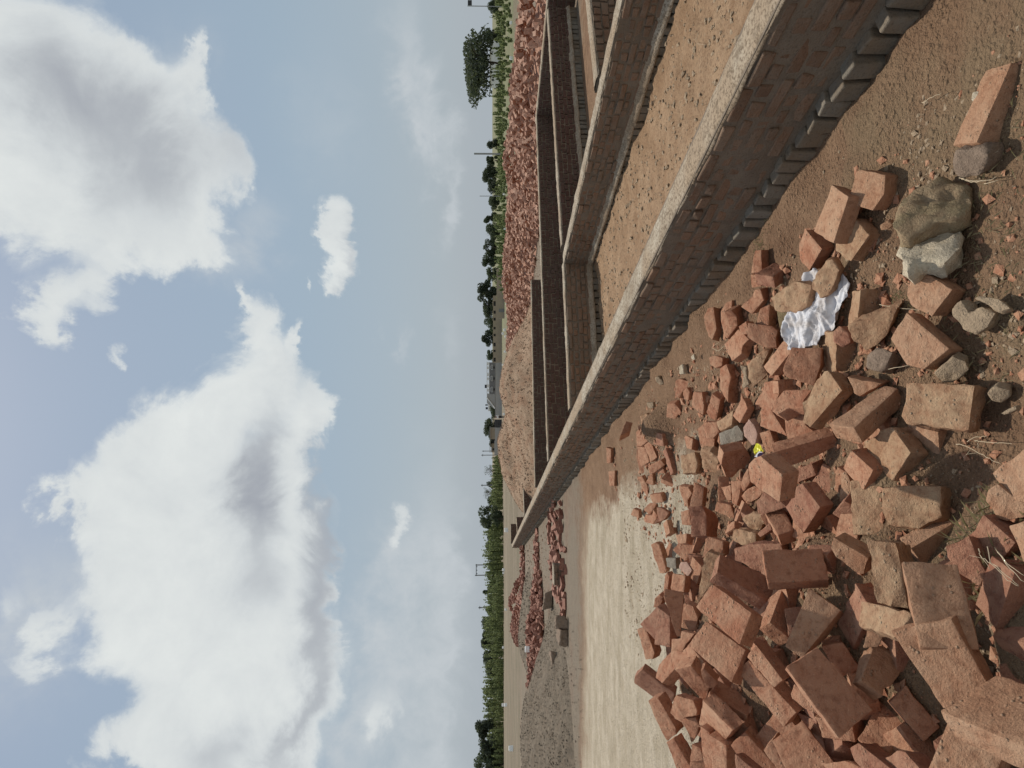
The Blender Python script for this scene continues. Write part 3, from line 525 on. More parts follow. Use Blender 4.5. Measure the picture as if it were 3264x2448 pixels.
"s5":{"v":[[0.043,5.0101,0.052],[0.0244,5.041,0.0711],[-0.0984,5.0448,0.0699],[-0.1166,5.015,0.0505],[-0.0599,4.9832,0.0321],[-0.0316,4.9428,0.0074],[0.0146,4.9219,-0.0045]],
"e":[0.0012,0.0267,-0.0423],
"m":"red","l":"half buried brown piece beside the small white stone"},
"s6":{"v":[[-0.1656,5.0804,0.0687],[-0.1776,5.1533,0.1052],[-0.2894,5.2568,0.0851],[-0.2947,5.1755,0.0303],[-0.2226,5.0752,0.0223]],
"e":[0.0325,0.0267,-0.0428],
"m":"red","l":"lone small brick with a bright triangular end on the bare dirt"},
"s7":{"v":[[-0.4042,4.7504,0.0783],[-0.4237,4.7701,0.0901],[-0.4958,4.6913,0.0884],[-0.4985,4.6334,0.072],[-0.4225,4.6559,0.0557]],
"e":[-0.0172,0.017,-0.0571],
"m":"red","l":"tiny brick with a pale face on the bare dirt left of the leaning pieces"},
"s12":{"v":[[-0.0307,4.8015,0.0529],[-0.0581,4.8378,0.0687],[-0.1218,4.847,0.0657],[-0.1298,4.805,0.0427],[-0.0664,4.7799,0.0372]],
"e":[0.0043,0.0185,-0.0352],
"m":"red","l":"small flake right below the half buried brown piece"},
"s13":{"v":[[-0.6457,6.1233,0.0548],[-0.643,6.2096,0.1032],[-0.7807,6.2907,0.0836],[-0.8508,6.2868,0.0491],[-0.7863,6.1467,0.0026]],
"e":[0.0188,0.0222,-0.0407],
"m":"red","l":"dull brick left of the small oblong brick at the sand edge"},
"s14":{"v":[[-0.7026,5.5708,0.0577],[-0.7719,5.7016,0.129],[-0.8352,5.6966,0.1195],[-0.8123,5.5359,0.0255]],
"e":[0.0044,0.0256,-0.0427],
"m":"red","l":"reddish piece below the dull brick at the sand edge"},
"w1":{"v":[[-1.1029,7.7392,0.0342],[-1.1316,7.841,0.0946],[-1.2972,7.7807,0.0915],[-1.2849,7.7051,0.0484]],
"e":[-0.0093,0.0283,-0.0521],
"m":"red","l":"right one of two thin bricks lying alone on the pale sand by the wall"},
"w2":{"v":[[-0.8482,7.9248,0.0487],[-0.8407,7.9965,0.0947],[-1.0375,8.0182,0.0831],[-1.0292,7.953,0.0432]],
"e":[0.0065,0.0317,-0.0505],
"m":"red","l":"left one of two thin bricks lying alone on the pale sand by the wall"}},
"RK":{"r_mossy":{"v":[[0.7301,2.0644,0.0384],[0.6595,2.1155,0.1511],[0.6128,2.1051,0.1804],[0.548,2.0726,0.2023],[0.5023,2.042,0.21],[0.5442,1.9918,0.1227],[0.5424,1.9537,0.0851],[0.5643,1.9301,0.0421],[0.6466,1.9753,0.0182]],
"e":[-0.0512,0.0615,-0.0599],
"m":"mossy","n":"rock","c":"rock","l":"large mossy brown boulder right of the upper brick cluster"},
"r_white":{"v":[[0.5836,2.0886,0.0421],[0.5097,2.1251,0.1446],[0.4706,2.1069,0.1681],[0.4136,2.0591,0.1854],[0.3775,2.0242,0.1924],[0.4138,2.0169,0.1509],[0.3983,1.9584,0.1186],[0.4474,1.9602,0.0717],[0.5131,1.9955,0.0358],[0.5653,2.0521,0.0304]],
"e":[-0.0546,0.0452,-0.0555],
"m":"white","n":"rock","c":"rock","l":"pale whitish rock leaning on the mossy boulder"},
"r_chunkU":{"v":[[0.2746,1.9374,0.0772],[0.2477,1.9793,0.0861],[0.1791,1.9412,0.0701],[0.1562,1.9049,0.0584],[0.1801,1.8662,0.0502],[0.2193,1.8383,0.0461],[0.2472,1.8792,0.0594],[0.228,1.9142,0.0671]],
"e":[0.0058,0.018,-0.0674],
"m":"sand","n":"rock","c":"rock","l":"tan notched rock right of the square smooth tan brick"},
"r_greybr":{"v":[[0.1275,2.3827,0.1038],[0.1008,2.3915,0.1121],[0.0642,2.377,0.1166],[0.0451,2.3166,0.105],[0.0793,2.2911,0.0904],[0.1221,2.2777,0.0772],[0.1386,2.3399,0.0899]],
"e":[-0.015,0.0175,-0.0661],
"m":"grey","n":"rock","c":"rock","l":"dark grey brown stone between mud crusted and large smooth bricks"},
"r_frag15":{"v":[[0.0871,1.9674,0.082],[0.0358,2.0291,0.0977],[0.028,2.0269,0.0914],[0.0049,2.0202,0.0728],[0.0048,1.9968,0.0554],[0.0455,1.9484,0.0434],[0.0714,1.9459,0.0568]],
"e":[0.0257,0.0324,-0.0435],
"m":"sand","n":"rock","c":"rock","l":"elongated tan stone at the lower corner of the large smooth brick"},
"r_heart":{"v":[[-0.0094,1.8097,0.0693],[-0.0305,1.8351,0.0765],[-0.055,1.8346,0.059],[-0.058,1.817,0.0417],[-0.0401,1.7935,0.0338],[-0.0195,1.7872,0.0427]],
"e":[0.0233,0.0289,-0.0334],
"m":"sand","n":"clod","c":"clod","l":"heart shaped tan clod right of the scratched flat brick"},
"r_flatclod":{"v":[[-0.062,1.7339,0.0756],[-0.087,1.7741,0.0855],[-0.0932,1.763,0.0812],[-0.075,1.7295,0.0726]],
"e":[0.0034,0.0091,-0.0284],
"m":"sand","n":"clod","c":"clod","l":"flat tan clod below the heart shaped clod"},
"r_under18":{"v":[[0.7289,1.8422,0.074],[0.7608,1.9387,0.1001],[0.7033,1.9849,0.0746],[0.6768,1.9655,0.0589],[0.6621,1.9067,0.0454],[0.6871,1.8553,0.0534]],
"e":[0.0415,0.0078,-0.0795],
"m":"grey","n":"rock","c":"rock","l":"dark stone tucked under the lower end of the rusty lone brick"},
"r_pebble18":{"v":[[0.9423,1.9151,0.0361],[0.9447,1.9305,0.0436],[0.9242,1.9391,0.0418],[0.9119,1.9337,0.036],[0.9186,1.9163,0.0301]],
"e":[0.0061,0.0099,-0.0221],
"m":"white","n":"pebble","c":"pebble","l":"whitish pebble beside the rusty lone brick"},
"r_tanst":{"v":[[0.1004,3.6212,0.0719],[0.1126,3.6638,0.0949],[0.0537,3.6572,0.079],[-0.016,3.6783,0.074],[-0.0196,3.6625,0.0656],[-0.0049,3.6301,0.0534],[0.0461,3.6343,0.0664]],
"e":[0.0096,0.0212,-0.0443],
"m":"sand","n":"rock","c":"rock","l":"smooth grey tan stone behind the pink faced fragment"},
"r_mudball":{"v":[[0.2451,2.5332,0.1355],[0.224,2.5601,0.1492],[0.1824,2.5637,0.1446],[0.1546,2.5369,0.1227],[0.1732,2.5045,0.105],[0.214,2.5011,0.1096]],
"e":[0.0084,0.0321,-0.05],
"m":"dark","n":"clod","c":"clod","l":"round mud lump sitting on the brick beside the white sack"},
"r_s8":{"v":[[0.1665,4.9142,0.0538],[0.1445,4.9512,0.0702],[0.0794,4.9386,0.0695],[0.0832,4.8873,0.0484]],
"e":[-0.0031,0.0188,-0.0462],
"m":"white","n":"pebble","c":"pebble","l":"small white stone on the dirt near the wall"},
"r_s9":{"v":[[0.0688,5.5873,0.0636],[0.0588,5.6309,0.0888],[0.0167,5.6366,0.0714],[-0.0149,5.6202,0.044],[0.0061,5.5713,0.0207]],
"e":[0.0231,0.0316,-0.0455],
"m":"sand","n":"pebble","c":"pebble","l":"pale tan pebble on the dirt left of the small white stone"},
"r_s10":{"v":[[-0.177,5.7673,0.0686],[-0.1794,5.8459,0.1138],[-0.2335,5.8319,0.0954],[-0.2312,5.773,0.0616]],
"e":[0.0065,0.0198,-0.0341],
"m":"sand","n":"pebble","c":"pebble","l":"little pebble near the lone box shaped brick"},
"r_s11":{"v":[[-0.2963,6.0004,0.0632],[-0.3238,6.0984,0.1185],[-0.3934,6.1165,0.0911],[-0.3459,5.9839,0.0223]],
"e":[0.0213,0.0266,-0.0366],
"m":"mud","n":"clod","c":"clod","l":"brown clod between the little pebble and the lone box shaped brick"},
"r_s12b":{"v":[[0.23,4.6148,0.0606],[0.2139,4.6431,0.0732],[0.1876,4.6384,0.0703],[0.1863,4.6053,0.0551]],
"e":[0.0007,0.0125,-0.0273],
"m":"white","n":"pebble","c":"pebble","l":"tiny white pebble by the curved pale root"},
"r_lump2":{"v":[[0.63,2.3118,0.0701],[0.6189,2.3427,0.084],[0.6002,2.3447,0.0778],[0.5993,2.3215,0.0636],[0.6089,2.3031,0.0565]],
"e":[0.013,0.0193,-0.0325],
"m":"mud","n":"clod","c":"clod","l":"small brown clod between the upper cluster and the mossy boulder"},
"r_lump3":{"v":[[0.2038,2.1677,0.1199],[0.1678,2.1636,0.1182],[0.1609,2.1294,0.1058],[0.1957,2.1272,0.1052],[0.2088,2.1504,0.1137]],
"e":[0.0002,0.0171,-0.047],
"m":"mud","n":"clod","c":"clod","l":"brown clod at the right side of the mud crusted brick"},
"r_clod1":{"v":[[0.2762,1.8657,0.0704],[0.2705,1.8802,0.0784],[0.2466,1.8452,0.0677],[0.2198,1.8108,0.0578],[0.228,1.7862,0.0446],[0.2624,1.8211,0.0529]],
"e":[-0.0081,0.0165,-0.0356],
"m":"sand","n":"clod","c":"clod","l":"low crumbly clod near the right edge above the notched rock"},
"r_s20":{"v":[[-0.5242,4.6296,0.0645],[-0.5069,4.5502,0.0218],[-0.5647,4.5329,-0.0152],[-0.6105,4.6245,0.0224]],
"e":[0.0178,0.0251,-0.0394],
"m":"mud","n":"clod","c":"clod","l":"soft brown clod above the dark slab with a pink edge"}},
"NIND":40,"HEAPS":[{"ridges":[[11.5,9.5,8.9,15.5,2.1,1.0],[8.9,15.5,7.3,21,2.5,1.12],[7.3,21,4.6,27.5,2.4,1.12],[4.6,27.5,1.9,31.5,2.0,0.95]],
"seed":1,"n":4200,"tilt":0.7,"pile":True,"mat":"far","prio":1.0,"label":"red brick in the long tipped heap behind the brick walls","group":"bricks of the long heap behind the walls","dust":"brick rubble at the core of the long heap"},{"ridges":[[-10.507,30.272,-11.451,31.819,1.1,0.7],[-11.6,31,-14.5,36,1.0,0.5]],
"seed":2,"n":430,"tilt":0.7,"pile":True,"mat":"rows","prio":0.5,"label":"red brick in the small heap beyond the end of the long wall","group":"bricks of the small far heap","dust":"brick rubble under the small far heap"},{"ridges":[[-6.756,19.591,-7.716,19.347,0.75,0.34],[-7.716,19.347,-9.389,19.109,0.95,0.5],[-9.389,19.109,-10.273,19.109,0.7,0.4]],
"seed":3,"n":620,"tilt":0.5,"pile":True,"mat":"rows","prio":1.0,"label":"dark red brick in the long low row on the dusty ground","group":"bricks of the long low row","dust":"brick rubble under the long low row"},{"ridges":[[-8.172,29.694,-10.002,29.694,0.55,0.22]],
"seed":4,"n":150,"tilt":0.4,"pile":False,"mat":"rows","prio":0.6,"label":"dark red brick in the thin line reaching the end of the long wall","group":"bricks of the thin far line","dust":""},{"ridges":[[-5.544,20.91,-7.263,20.91,0.6,0.16]],
"seed":5,"n":110,"tilt":0.3,"pile":False,"mat":"rows","prio":0.8,"label":"dark red brick scattered in front of the small far heap","group":"bricks scattered before the small heap","dust":""},{"ridges":[[-3.566,15.722,-4.01,14.963,1.5,0.1],[-2.986,13.953,-3.751,13.352,0.6,0.06]],
"seed":6,"n":105,"tilt":0.25,"pile":False,"mat":"rows","prio":2.0,"label":"dark red brick lying in the scatter between long wall and masonry block","group":"bricks scattered beside the masonry block","dust":""},{"ridges":[[-4.507,13.352,-5.263,13.352,0.5,0.05]],
"seed":7,"n":34,"tilt":0.2,"pile":False,"mat":"rows","prio":2.0,"label":"dark red brick lying flat along the edge of the pale sand","group":"bricks along the sand edge","dust":""}],
"MOUNDS":[{"name":"soil_heap","ridges":[[1.2,21.0,0.6,21.3,2.3,0.85],[0.6,21.3,-0.6,21.6,2.6,1.25],[-0.4,21.6,-2.2,22.2,3.0,1.48],[-2.2,22.2,-3.3,22.6,1.9,1.52]],
"step":0.09,"mat":"soil","label":"large heap of reddish soil tipped behind the brick walls","cat":"soil heap","amp":0.06,"fr":1.6},{"name":"gravel_heap","ridges":[[-9.579,25.341,-10.36,25.341,2.0,0.62]],
"step":0.09,"mat":"gravel","label":"rounded grey gravel heap behind the low brick row","cat":"gravel heap","amp":0.05,"fr":1.6},{"name":"gravel_heap","ridges":[[-8.9,14.6,-14,15.5,3.5,0.95],[-7.6,13.3,-9,13.5,1.6,0.35]],
"step":0.07,"mat":"gravel","label":"broad grey gravel heap beside the pale sand at the bottom edge of the photo","cat":"gravel heap","amp":0.05,"fr":1.9}],
"GRAV":[{"ridges":[[-8.9,14.6,-14,15.5,3.5,0.95],[-7.6,13.3,-9,13.5,1.6,0.35]],
"bb":[-13.5,-4.8,10.6,17.5],
"n":9500,"s":0.017,"m":"gravel","label":"loose stones covering the broad gravel heap"},{"ridges":[[-9.579,25.341,-10.36,25.341,2.0,0.62]],
"bb":[-13,-7,22,29],
"n":1300,"s":0.035,"m":"gravel","label":"loose stones on the rounded gravel heap"},{"ridges":[[1.2,21.0,0.6,21.3,2.3,0.85],[0.6,21.3,-0.6,21.6,2.6,1.25],[-0.4,21.6,-2.2,22.2,3.0,1.48],[-2.2,22.2,-3.3,22.6,1.9,1.52]],
"bb":[-7.5,5.6,17.6,26],
"n":6500,"s":0.026,"m":"soil","label":"clods and stones on the reddish soil heap"}],
"BLOCKS":[{"n":"block","p":[-4.249,13.646999999999998,0],
"s":[0.437,0.35,0.201],
"m":"wb","c":"masonry block","label":"dark brown block of mortared masonry with a pale top edge","rz":0.1},{"n":"rock","p":[-5.677,16.003,0],
"s":[0.44,0.352,0.228],
"m":"grey","c":"rock","label":"dark grey angular lump behind the masonry block","rz":0.3},{"n":"rock","p":[-4.999,12.815999999999999,0],
"s":[0.247,0.198,0.221],
"m":"grey","c":"rock","label":"rounded brown boulder at the edge of the pale sand","rz":0.2},{"n":"rock","p":[-5.308,12.867999999999999,0],
"s":[0.353,0.282,0.203],
"m":"grey","c":"rock","label":"longer brown boulder touching the rounded boulder by the sand","rz":-0.2},{"n":"rock","p":[-6.263,13.825999999999999,0],
"s":[0.337,0.27,0.267],
"m":"grey","c":"rock","label":"dark hollow lump between the boulders and the gravel heap","rz":0.5},{"n":"rock","p":[-7.379,15.229,0],
"s":[0.349,0.279,0.24],
"m":"dark","c":"rock","label":"reddish brown block at the foot of the broad gravel heap","rz":0.2},{"n":"clod","p":[-6.474,16.335,0],
"s":[0.175,0.14,0.116],
"m":"grey","c":"clod","label":"small dark clod behind the rounded boulder","rz":0.4}],
"SACK":[[0.5039,2.6876,0.034],[0.48,2.6466,0.0246],[0.4359,2.6192,0.0197],[0.4018,2.6226,0.0224],[0.337,2.6603,0.0356],[0.2979,2.6892,0.0451],[0.2478,2.7122,0.0537],[0.2212,2.7704,0.0703],[0.1779,2.7798,0.075],[0.1804,2.8206,0.0855],[0.1686,2.8747,0.1002],[0.166,2.966,0.1241],[0.2154,3.0013,0.1307],[0.2564,3.0185,0.133],[0.3084,3.0077,0.1275],[0.3504,2.9822,0.1187],[0.4216,2.9661,0.1108],[0.4997,2.9336,0.0983],[0.5318,2.8824,0.0833],[0.5427,2.8189,0.0662],[0.4648,2.7526,0.0529]],
"SCRAP":[[-0.3305,3.312,0.1552],[-0.3266,3.3057,0.1512],[-0.3336,3.292,0.1388],[-0.3396,3.2865,0.1329],[-0.3622,3.2736,0.117],[-0.3692,3.2852,0.1243],[-0.3703,3.2957,0.1321],[-0.3841,3.3083,0.1383],[-0.4003,3.3117,0.1368],[-0.3967,3.3241,0.1474],[-0.3793,3.3245,0.1523],[-0.3579,3.32,0.1543]],
"RIM":[[[-0.395,3.3094,0.1538],[-0.3985,3.297,0.1433],[-0.3832,3.2931,0.1442],[-0.3704,3.2815,0.1385],[-0.3691,3.2703,0.1301],[-0.3647,3.2667,0.1284],[-0.3639,3.2828,0.1412],[-0.3803,3.2973,0.1482],[-0.3902,3.3035,0.1505]],[[-0.3949,3.2806,0.1497],[-0.3822,3.2772,0.1504],[-0.3711,3.2667,0.1451],[-0.3683,3.2559,0.1374],[-0.3689,3.246,0.1295],[-0.3797,3.2549,0.1337],[-0.3885,3.2676,0.1413]]],
"TW":[{"p":[[0.683,1.986,0.035],[0.652,1.924,0.035],[0.642,1.865,0.035],[0.642,1.847,0.035]],
"r":0.0015,"b":False,"l":"thin pale straw crossing the dirt below the mossy rock"},{"p":[[0.319,2.418,0.035],[0.304,2.343,0.035],[0.286,2.271,0.035],[0.263,2.141,0.035]],
"r":0.00158,"b":False,"l":"long bent straw stretching from the muddy brick towards the tan brick"},{"p":[[-0.2,1.995,0.0457],[-0.204,1.958,0.044],[-0.217,1.893,0.0562],[-0.227,1.802,0.0932],[-0.233,1.739,0.1141]],
"r":0.0015,"b":True,"l":"longest stiff straw running towards the right edge of the photo"},{"p":[[-0.19,1.956,0.0426],[-0.173,1.927,0.0435],[-0.163,1.858,0.0553]],
"r":0.00149,"b":False,"l":"short pale straw forking above the longest straw"},{"p":[[-0.181,1.92,0.0444],[-0.184,1.893,0.049],[-0.179,1.817,0.071],[-0.172,1.714,0.1015]],
"r":0.00148,"b":False,"l":"thin curved straw lying above the longest straw on the grit"},{"p":[[-0.187,1.904,0.047],[-0.205,1.897,0.0517]],
"r":0.00148,"b":False,"l":"tiny side twig of the straws on the grit"},{"p":[[1.023,2.173,0.035],[1.019,2.12,0.035],[1.014,2.078,0.035]],
"r":0.00153,"b":False,"l":"short straight straw alone on the dirt beside the long wall"},{"p":[[0.883,1.968,0.035],[0.901,1.955,0.035],[0.903,1.929,0.035]],
"r":0.00149,"b":False,"l":"curved straw leaning on the rusty brick near the photo corner"},{"p":[[0.689,1.995,0.035],[0.659,1.946,0.035],[0.646,1.887,0.035]],
"r":0.0015,"b":True,"l":"pale root lying below the dark rock near the rusty brick"},{"p":[[0.636,1.895,0.035],[0.63,1.839,0.035]],
"r":0.00148,"b":False,"l":"short straw right of the pale root"},{"p":[[0.719,1.879,0.035],[0.72,1.839,0.035]],
"r":0.00148,"b":False,"l":"straw bit pointing at the end of the rusty brick"},{"p":[[0.054,2.339,0.0768],[0.063,2.245,0.0771],[0.067,2.185,0.0758]],
"r":0.00157,"b":False,"l":"pale straw pair left of the big tan brick"},{"p":[[2.626,4.512,0.06],[2.57,4.572,0.06],[2.449,4.371,0.06]],
"r":0.002,"b":True,"l":"angular straw on the orange earth between the walls"},{"p":[[2.57,4.572,0.06],[2.474,4.617,0.06]],
"r":0.00201,"b":False,"l":"straight straw hanging from the angular straw on orange earth"},{"p":[[0.256,4.067,0.035],[0.228,4.17,0.035],[0.26,4.323,0.035],[0.286,4.159,0.035]],
"r":0.00191,"b":False,"l":"zigzag straw on dirt above the small brick pieces"},{"p":[[0.182,4.718,0.035],[0.228,4.575,0.035]],
"r":0.00204,"b":False,"l":"pale curved root beside the small hole near the wall"},{"p":[[-0.44,1.59,0.3],[-0.457,1.585,0.3],[-0.467,1.55,0.3],[-0.493,1.497,0.3],[-0.499,1.468,0.3]],
"r":0.00142,"b":True,"l":"dry stalk looping over the red broken brick"},{"p":[[-0.427,1.563,0.3],[-0.463,1.55,0.3],[-0.479,1.513,0.3],[-0.497,1.468,0.3]],
"r":0.00141,"b":False,"l":"dry stalk lying along the red broken brick towards its tip"},{"p":[[-0.424,1.536,0.3],[-0.453,1.501,0.3],[-0.468,1.452,0.3]],
"r":0.00141,"b":False,"l":"dry stalk nearest the right edge over the red broken brick"},{"p":[[-0.432,1.531,0.3],[-0.464,1.49,0.3],[-0.483,1.452,0.3]],
"r":0.00141,"b":False,"l":"dry stalk between the other stalks on the red broken brick"}],
"GRASS":[{"name":"dry_grass","cx":-0.477,"cy":1.72,"rad":0.16,"n":260,"L":0.1,"label":"matted dry grass beside the near bricks","seed":4},{"name":"dry_grass","cx":0.833,"cy":3.525,"rad":0.14,"n":160,"L":0.05,"label":"dry grass tuft at the foot of the long wall","seed":5},{"name":"dry_grass","cx":0.225,"cy":1.907,"rad":0.3,"n":240,"L":0.05,"label":"thin dry grass on the dirt right of the tan bricks","seed":6},{"name":"dry_grass","cx":0.283,"cy":2.308,"rad":0.1,"n":120,"L":0.05,"label":"dry grass around the square tan brick","seed":7},{"name":"dry_grass","cx":0.612,"cy":1.859,"rad":0.25,"n":160,"L":0.05,"label":"dry grass near the rusty brick","seed":8}],
"TREES":[{"x":70.55,"y":135,"z":-0.85,"w":16.2,"h":9.08,"label":"broad dark tree standing alone left of the flag pole","seed":1,"mat":"leafd","bare":False,"low":0.22},{"x":92.62,"y":150,"z":-0.98,"w":3.08,"h":3.73,"label":"low bush at the foot of the flag pole","seed":2,"mat":"leaf","bare":False,"low":0.08},{"x":107.33,"y":190,"z":-1.32,"w":5.36,"h":5.45,"label":"round tree behind the long white building","seed":3,"mat":"leafd","bare":False,"low":0.08},{"x":66.82,"y":170,"z":-1.15,"w":3.05,"h":4.14,"label":"small dark tree right beside the thick leaning post","seed":4,"mat":"leafd","bare":False,"low":0.08},{"x":62.12,"y":170,"z":-1.15,"w":2.35,"h":4.31,"label":"small pale tree on the other side of the thick leaning post","seed":5,"mat":"leaf","bare":False,"low":0.08},{"x":56.78,"y":165,"z":-1.1,"w":4.57,"h":5.32,"label":"dense round dark tree next to the thick leaning post group","seed":6,"mat":"leafd","bare":False,"low":0.08},{"x":51.61,"y":160,"z":-1.06,"w":4.1,"h":4.22,"label":"low dark tree behind the thin pole","seed":7,"mat":"leafd","bare":False,"low":0.08},{"x":49.29,"y":165,"z":-1.1,"w":4.48,"h":4.06,"label":"lowest dark tree left of the thin pole","seed":8,"mat":"leaf","bare":False,"low":0.08},{"x":48.74,"y":180,"z":-1.23,"w":2.95,"h":5.32,"label":"spindly tree rising above the scrub","seed":9,"mat":"leaf","bare":False,"low":0.08},{"x":40.78,"y":165,"z":-1.1,"w":5.08,"h":4.56,"label":"broad tree between spindly tree and the twin crowned one","seed":10,"mat":"leaf","bare":False,"low":0.08},{"x":35.61,"y":160,"z":-1.06,"w":4.1,"h":5.04,"label":"first crown of the twin crowned tree group","seed":11,"mat":"leafd","bare":False,"low":0.08},{"x":32.08,"y":160,"z":-1.06,"w":3.77,"h":5.28,"label":"second crown of the twin crowned tree group","seed":12,"mat":"leaf","bare":False,"low":0.08},{"x":30.21,"y":170,"z":-1.15,"w":4.79,"h":4.31,"label":"low tree behind the end of the tan wall","seed":13,"mat":"leaf","bare":False,"low":0.08},{"x":24.71,"y":165,"z":-1.1,"w":5.08,"h":6.76,"label":"tallest ragged tree behind the tan wall","seed":14,"mat":"leafd","bare":False,"low":0.08},{"x":20.86,"y":165,"z":-1.1,"w":5.5,"h":5.49,"label":"dark tree leaning against the tallest ragged tree","seed":15,"mat":"leafd","bare":False,"low":0.08},{"x":18.07,"y":185,"z":-1.28,"w":5.41,"h":5.34,"label":"tree behind the low wall with openings","seed":16,"mat":"leaf","bare":False,"low":0.08},{"x":14.42,"y":190,"z":-1.32,"w":5.07,"h":6.32,"label":"ragged palm like tree behind the low wall with openings","seed":17,"mat":"leafd","bare":False,"low":0.08},{"x":9.08,"y":200,"z":-1.32,"w":4.21,"h":4.76,"label":"thin tree touching the grey house","seed":18,"mat":"leaf","bare":False,"low":0.08},{"x":-8.44,"y":185,"z":-1.28,"w":4.74,"h":3.54,"label":"dark tree between the staircase and the gate","seed":19,"mat":"leafd","bare":False,"low":0.08},{"x":-14.03,"y":190,"z":-1.32,"w":7.02,"h":5.54,"label":"large dark tree behind the dark gate","seed":20,"mat":"leafd","bare":False,"low":0.08},{"x":-19.13,"y":200,"z":-1.32,"w":2.97,"h":4.04,"label":"small tree over the low tan house","seed":21,"mat":"leaf","bare":False,"low":0.08},{"x":-24.15,"y":170,"z":-1.15,"w":3.66,"h":5.1,"label":"first bare twiggy tree behind the soil heap","seed":22,"mat":"leaf","bare":True,"low":0.08},{"x":-30.08,"y":170,"z":-1.15,"w":3.31,"h":5.1,"label":"second bare twiggy tree left of the thin pole","seed":23,"mat":"leaf","bare":True,"low":0.08},{"x":-25.85,"y":160,"z":-1.06,"w":2.79,"h":3.97,"label":"low green tree between the bare trees","seed":24,"mat":"leaf","bare":False,"low":0.08},{"x":-31.34,"y":160,"z":-1.06,"w":4.27,"h":3.89,"label":"low green tree between bare tree and tall bushy tree","seed":25,"mat":"leaf","bare":False,"low":0.08},{"x":-26.46,"y":120,"z":-0.72,"w":4.43,"h":4.96,"label":"tall bushy green tree past the end of the soil heap","seed":26,"mat":"leaf","bare":False,"low":0.0},{"x":-32.59,"y":132,"z":-0.82,"w":2.64,"h":3.64,"label":"dark tree next to the tall bushy green tree","seed":27,"mat":"leafd","bare":False,"low":0.08},{"x":-35.79,"y":135,"z":-0.85,"w":2.63,"h":3.9,"label":"pointed tree halfway to the twin pole frame","seed":28,"mat":"leaf","bare":False,"low":0.08},{"x":-38.32,"y":135,"z":-0.85,"w":3.12,"h":3.69,"label":"dark tree beside the twin pole frame","seed":29,"mat":"leafd","bare":False,"low":0.08},{"x":-41.61,"y":135,"z":-0.85,"w":3.46,"h":3.63,"label":"tree within the twin pole frame","seed":30,"mat":"leaf","bare":False,"low":0.08},{"x":-47.1,"y":140,"z":-0.89,"w":1.72,"h":4.57,"label":"small round tree between frame and single pole","seed":31,"mat":"leaf","bare":False,"low":0.08},{"x":-47.49,"y":135,"z":-0.85,"w":2.77,"h":3.63,"label":"low dark tree right next to the single pole","seed":32,"mat":"leafd","bare":False,"low":0.08},{"x":-50.05,"y":135,"z":-0.85,"w":2.63,"h":3.97,"label":"low tree just past the single pole","seed":33,"mat":"leaf","bare":False,"low":0.08},{"x":-50.35,"y":128,"z":-0.79,"w":3.81,"h":4.55,"label":"round dark tree after the single pole","seed":34,"mat":"leafd","bare":False,"low":0.08},{"x":-52.86,"y":126,"z":-0.77,"w":3.62,"h":4.89,"label":"taller round dark tree after the single pole","seed":35,"mat":"leafd","bare":False,"low":0.08},{"x":-56.59,"y":124,"z":-0.76,"w":5.6,"h":5.02,"label":"wide dark tree with a ragged top","seed":36,"mat":"leafd","bare":False,"low":0.08},{"x":-64.49,"y":128,"z":-0.79,"w":1.51,"h":4.23,"label":"tiny tree sticking out of the green scrub","seed":37,"mat":"leaf","bare":False,"low":0.08},{"x":-67.09,"y":128,"z":-0.79,"w":1.31,"h":4.23,"label":"second tiny tree sticking out of the green scrub","seed":38,"mat":"leaf","bare":False,"low":0.08},{"x":-66.26,"y":118,"z":-0.71,"w":3.51,"h":5.63,"label":"tall dark tree near the bottom edge of the photo","seed":39,"mat":"leafd","bare":False,"low":0.08},{"x":-68.32,"y":116,"z":-0.69,"w":3.87,"h":5.02,"label":"wide dark tree at the bottom edge of the photo","seed":40,"mat":"leafd","bare":False,"low":0.08},{"x":-72.19,"y":116,"z":-0.69,"w":5.06,"h":5.67,"label":"cut off tree in the bottom corner of the photo","seed":41,"mat":"leaf","bare":False,"low":0.08},{"x":-25.36,"y":115,"z":-0.68,"w":1.65,"h":2.69,"label":"small bush tree under the tall bushy tree","seed":42,"mat":"leaf","bare":False,"low":0.08}],
"SCRUB":[[-28,-95,118,127,2.8,4.4,620,0.16],[-36,-90,112,118,1.2,2.6,300,0.13],[-17,-32,125,150,1.6,3.0,150,0.18],[18,100,105,150,1.2,2.4,420,0.17],[14,75,75,100,0.5,1.3,300,0.11],[14,50,50,75,0.3,0.9,110,0.08],[20,-30,180,200,1.5,3.2,140,0.2],[70,130,140,170,2,4,90,0.2]],
"BUILD":[{"n":"house","c":"house","l":"grey flat roofed house with three white hooded windows and an outer staircase","p":[-5.29,172,-1.1645],
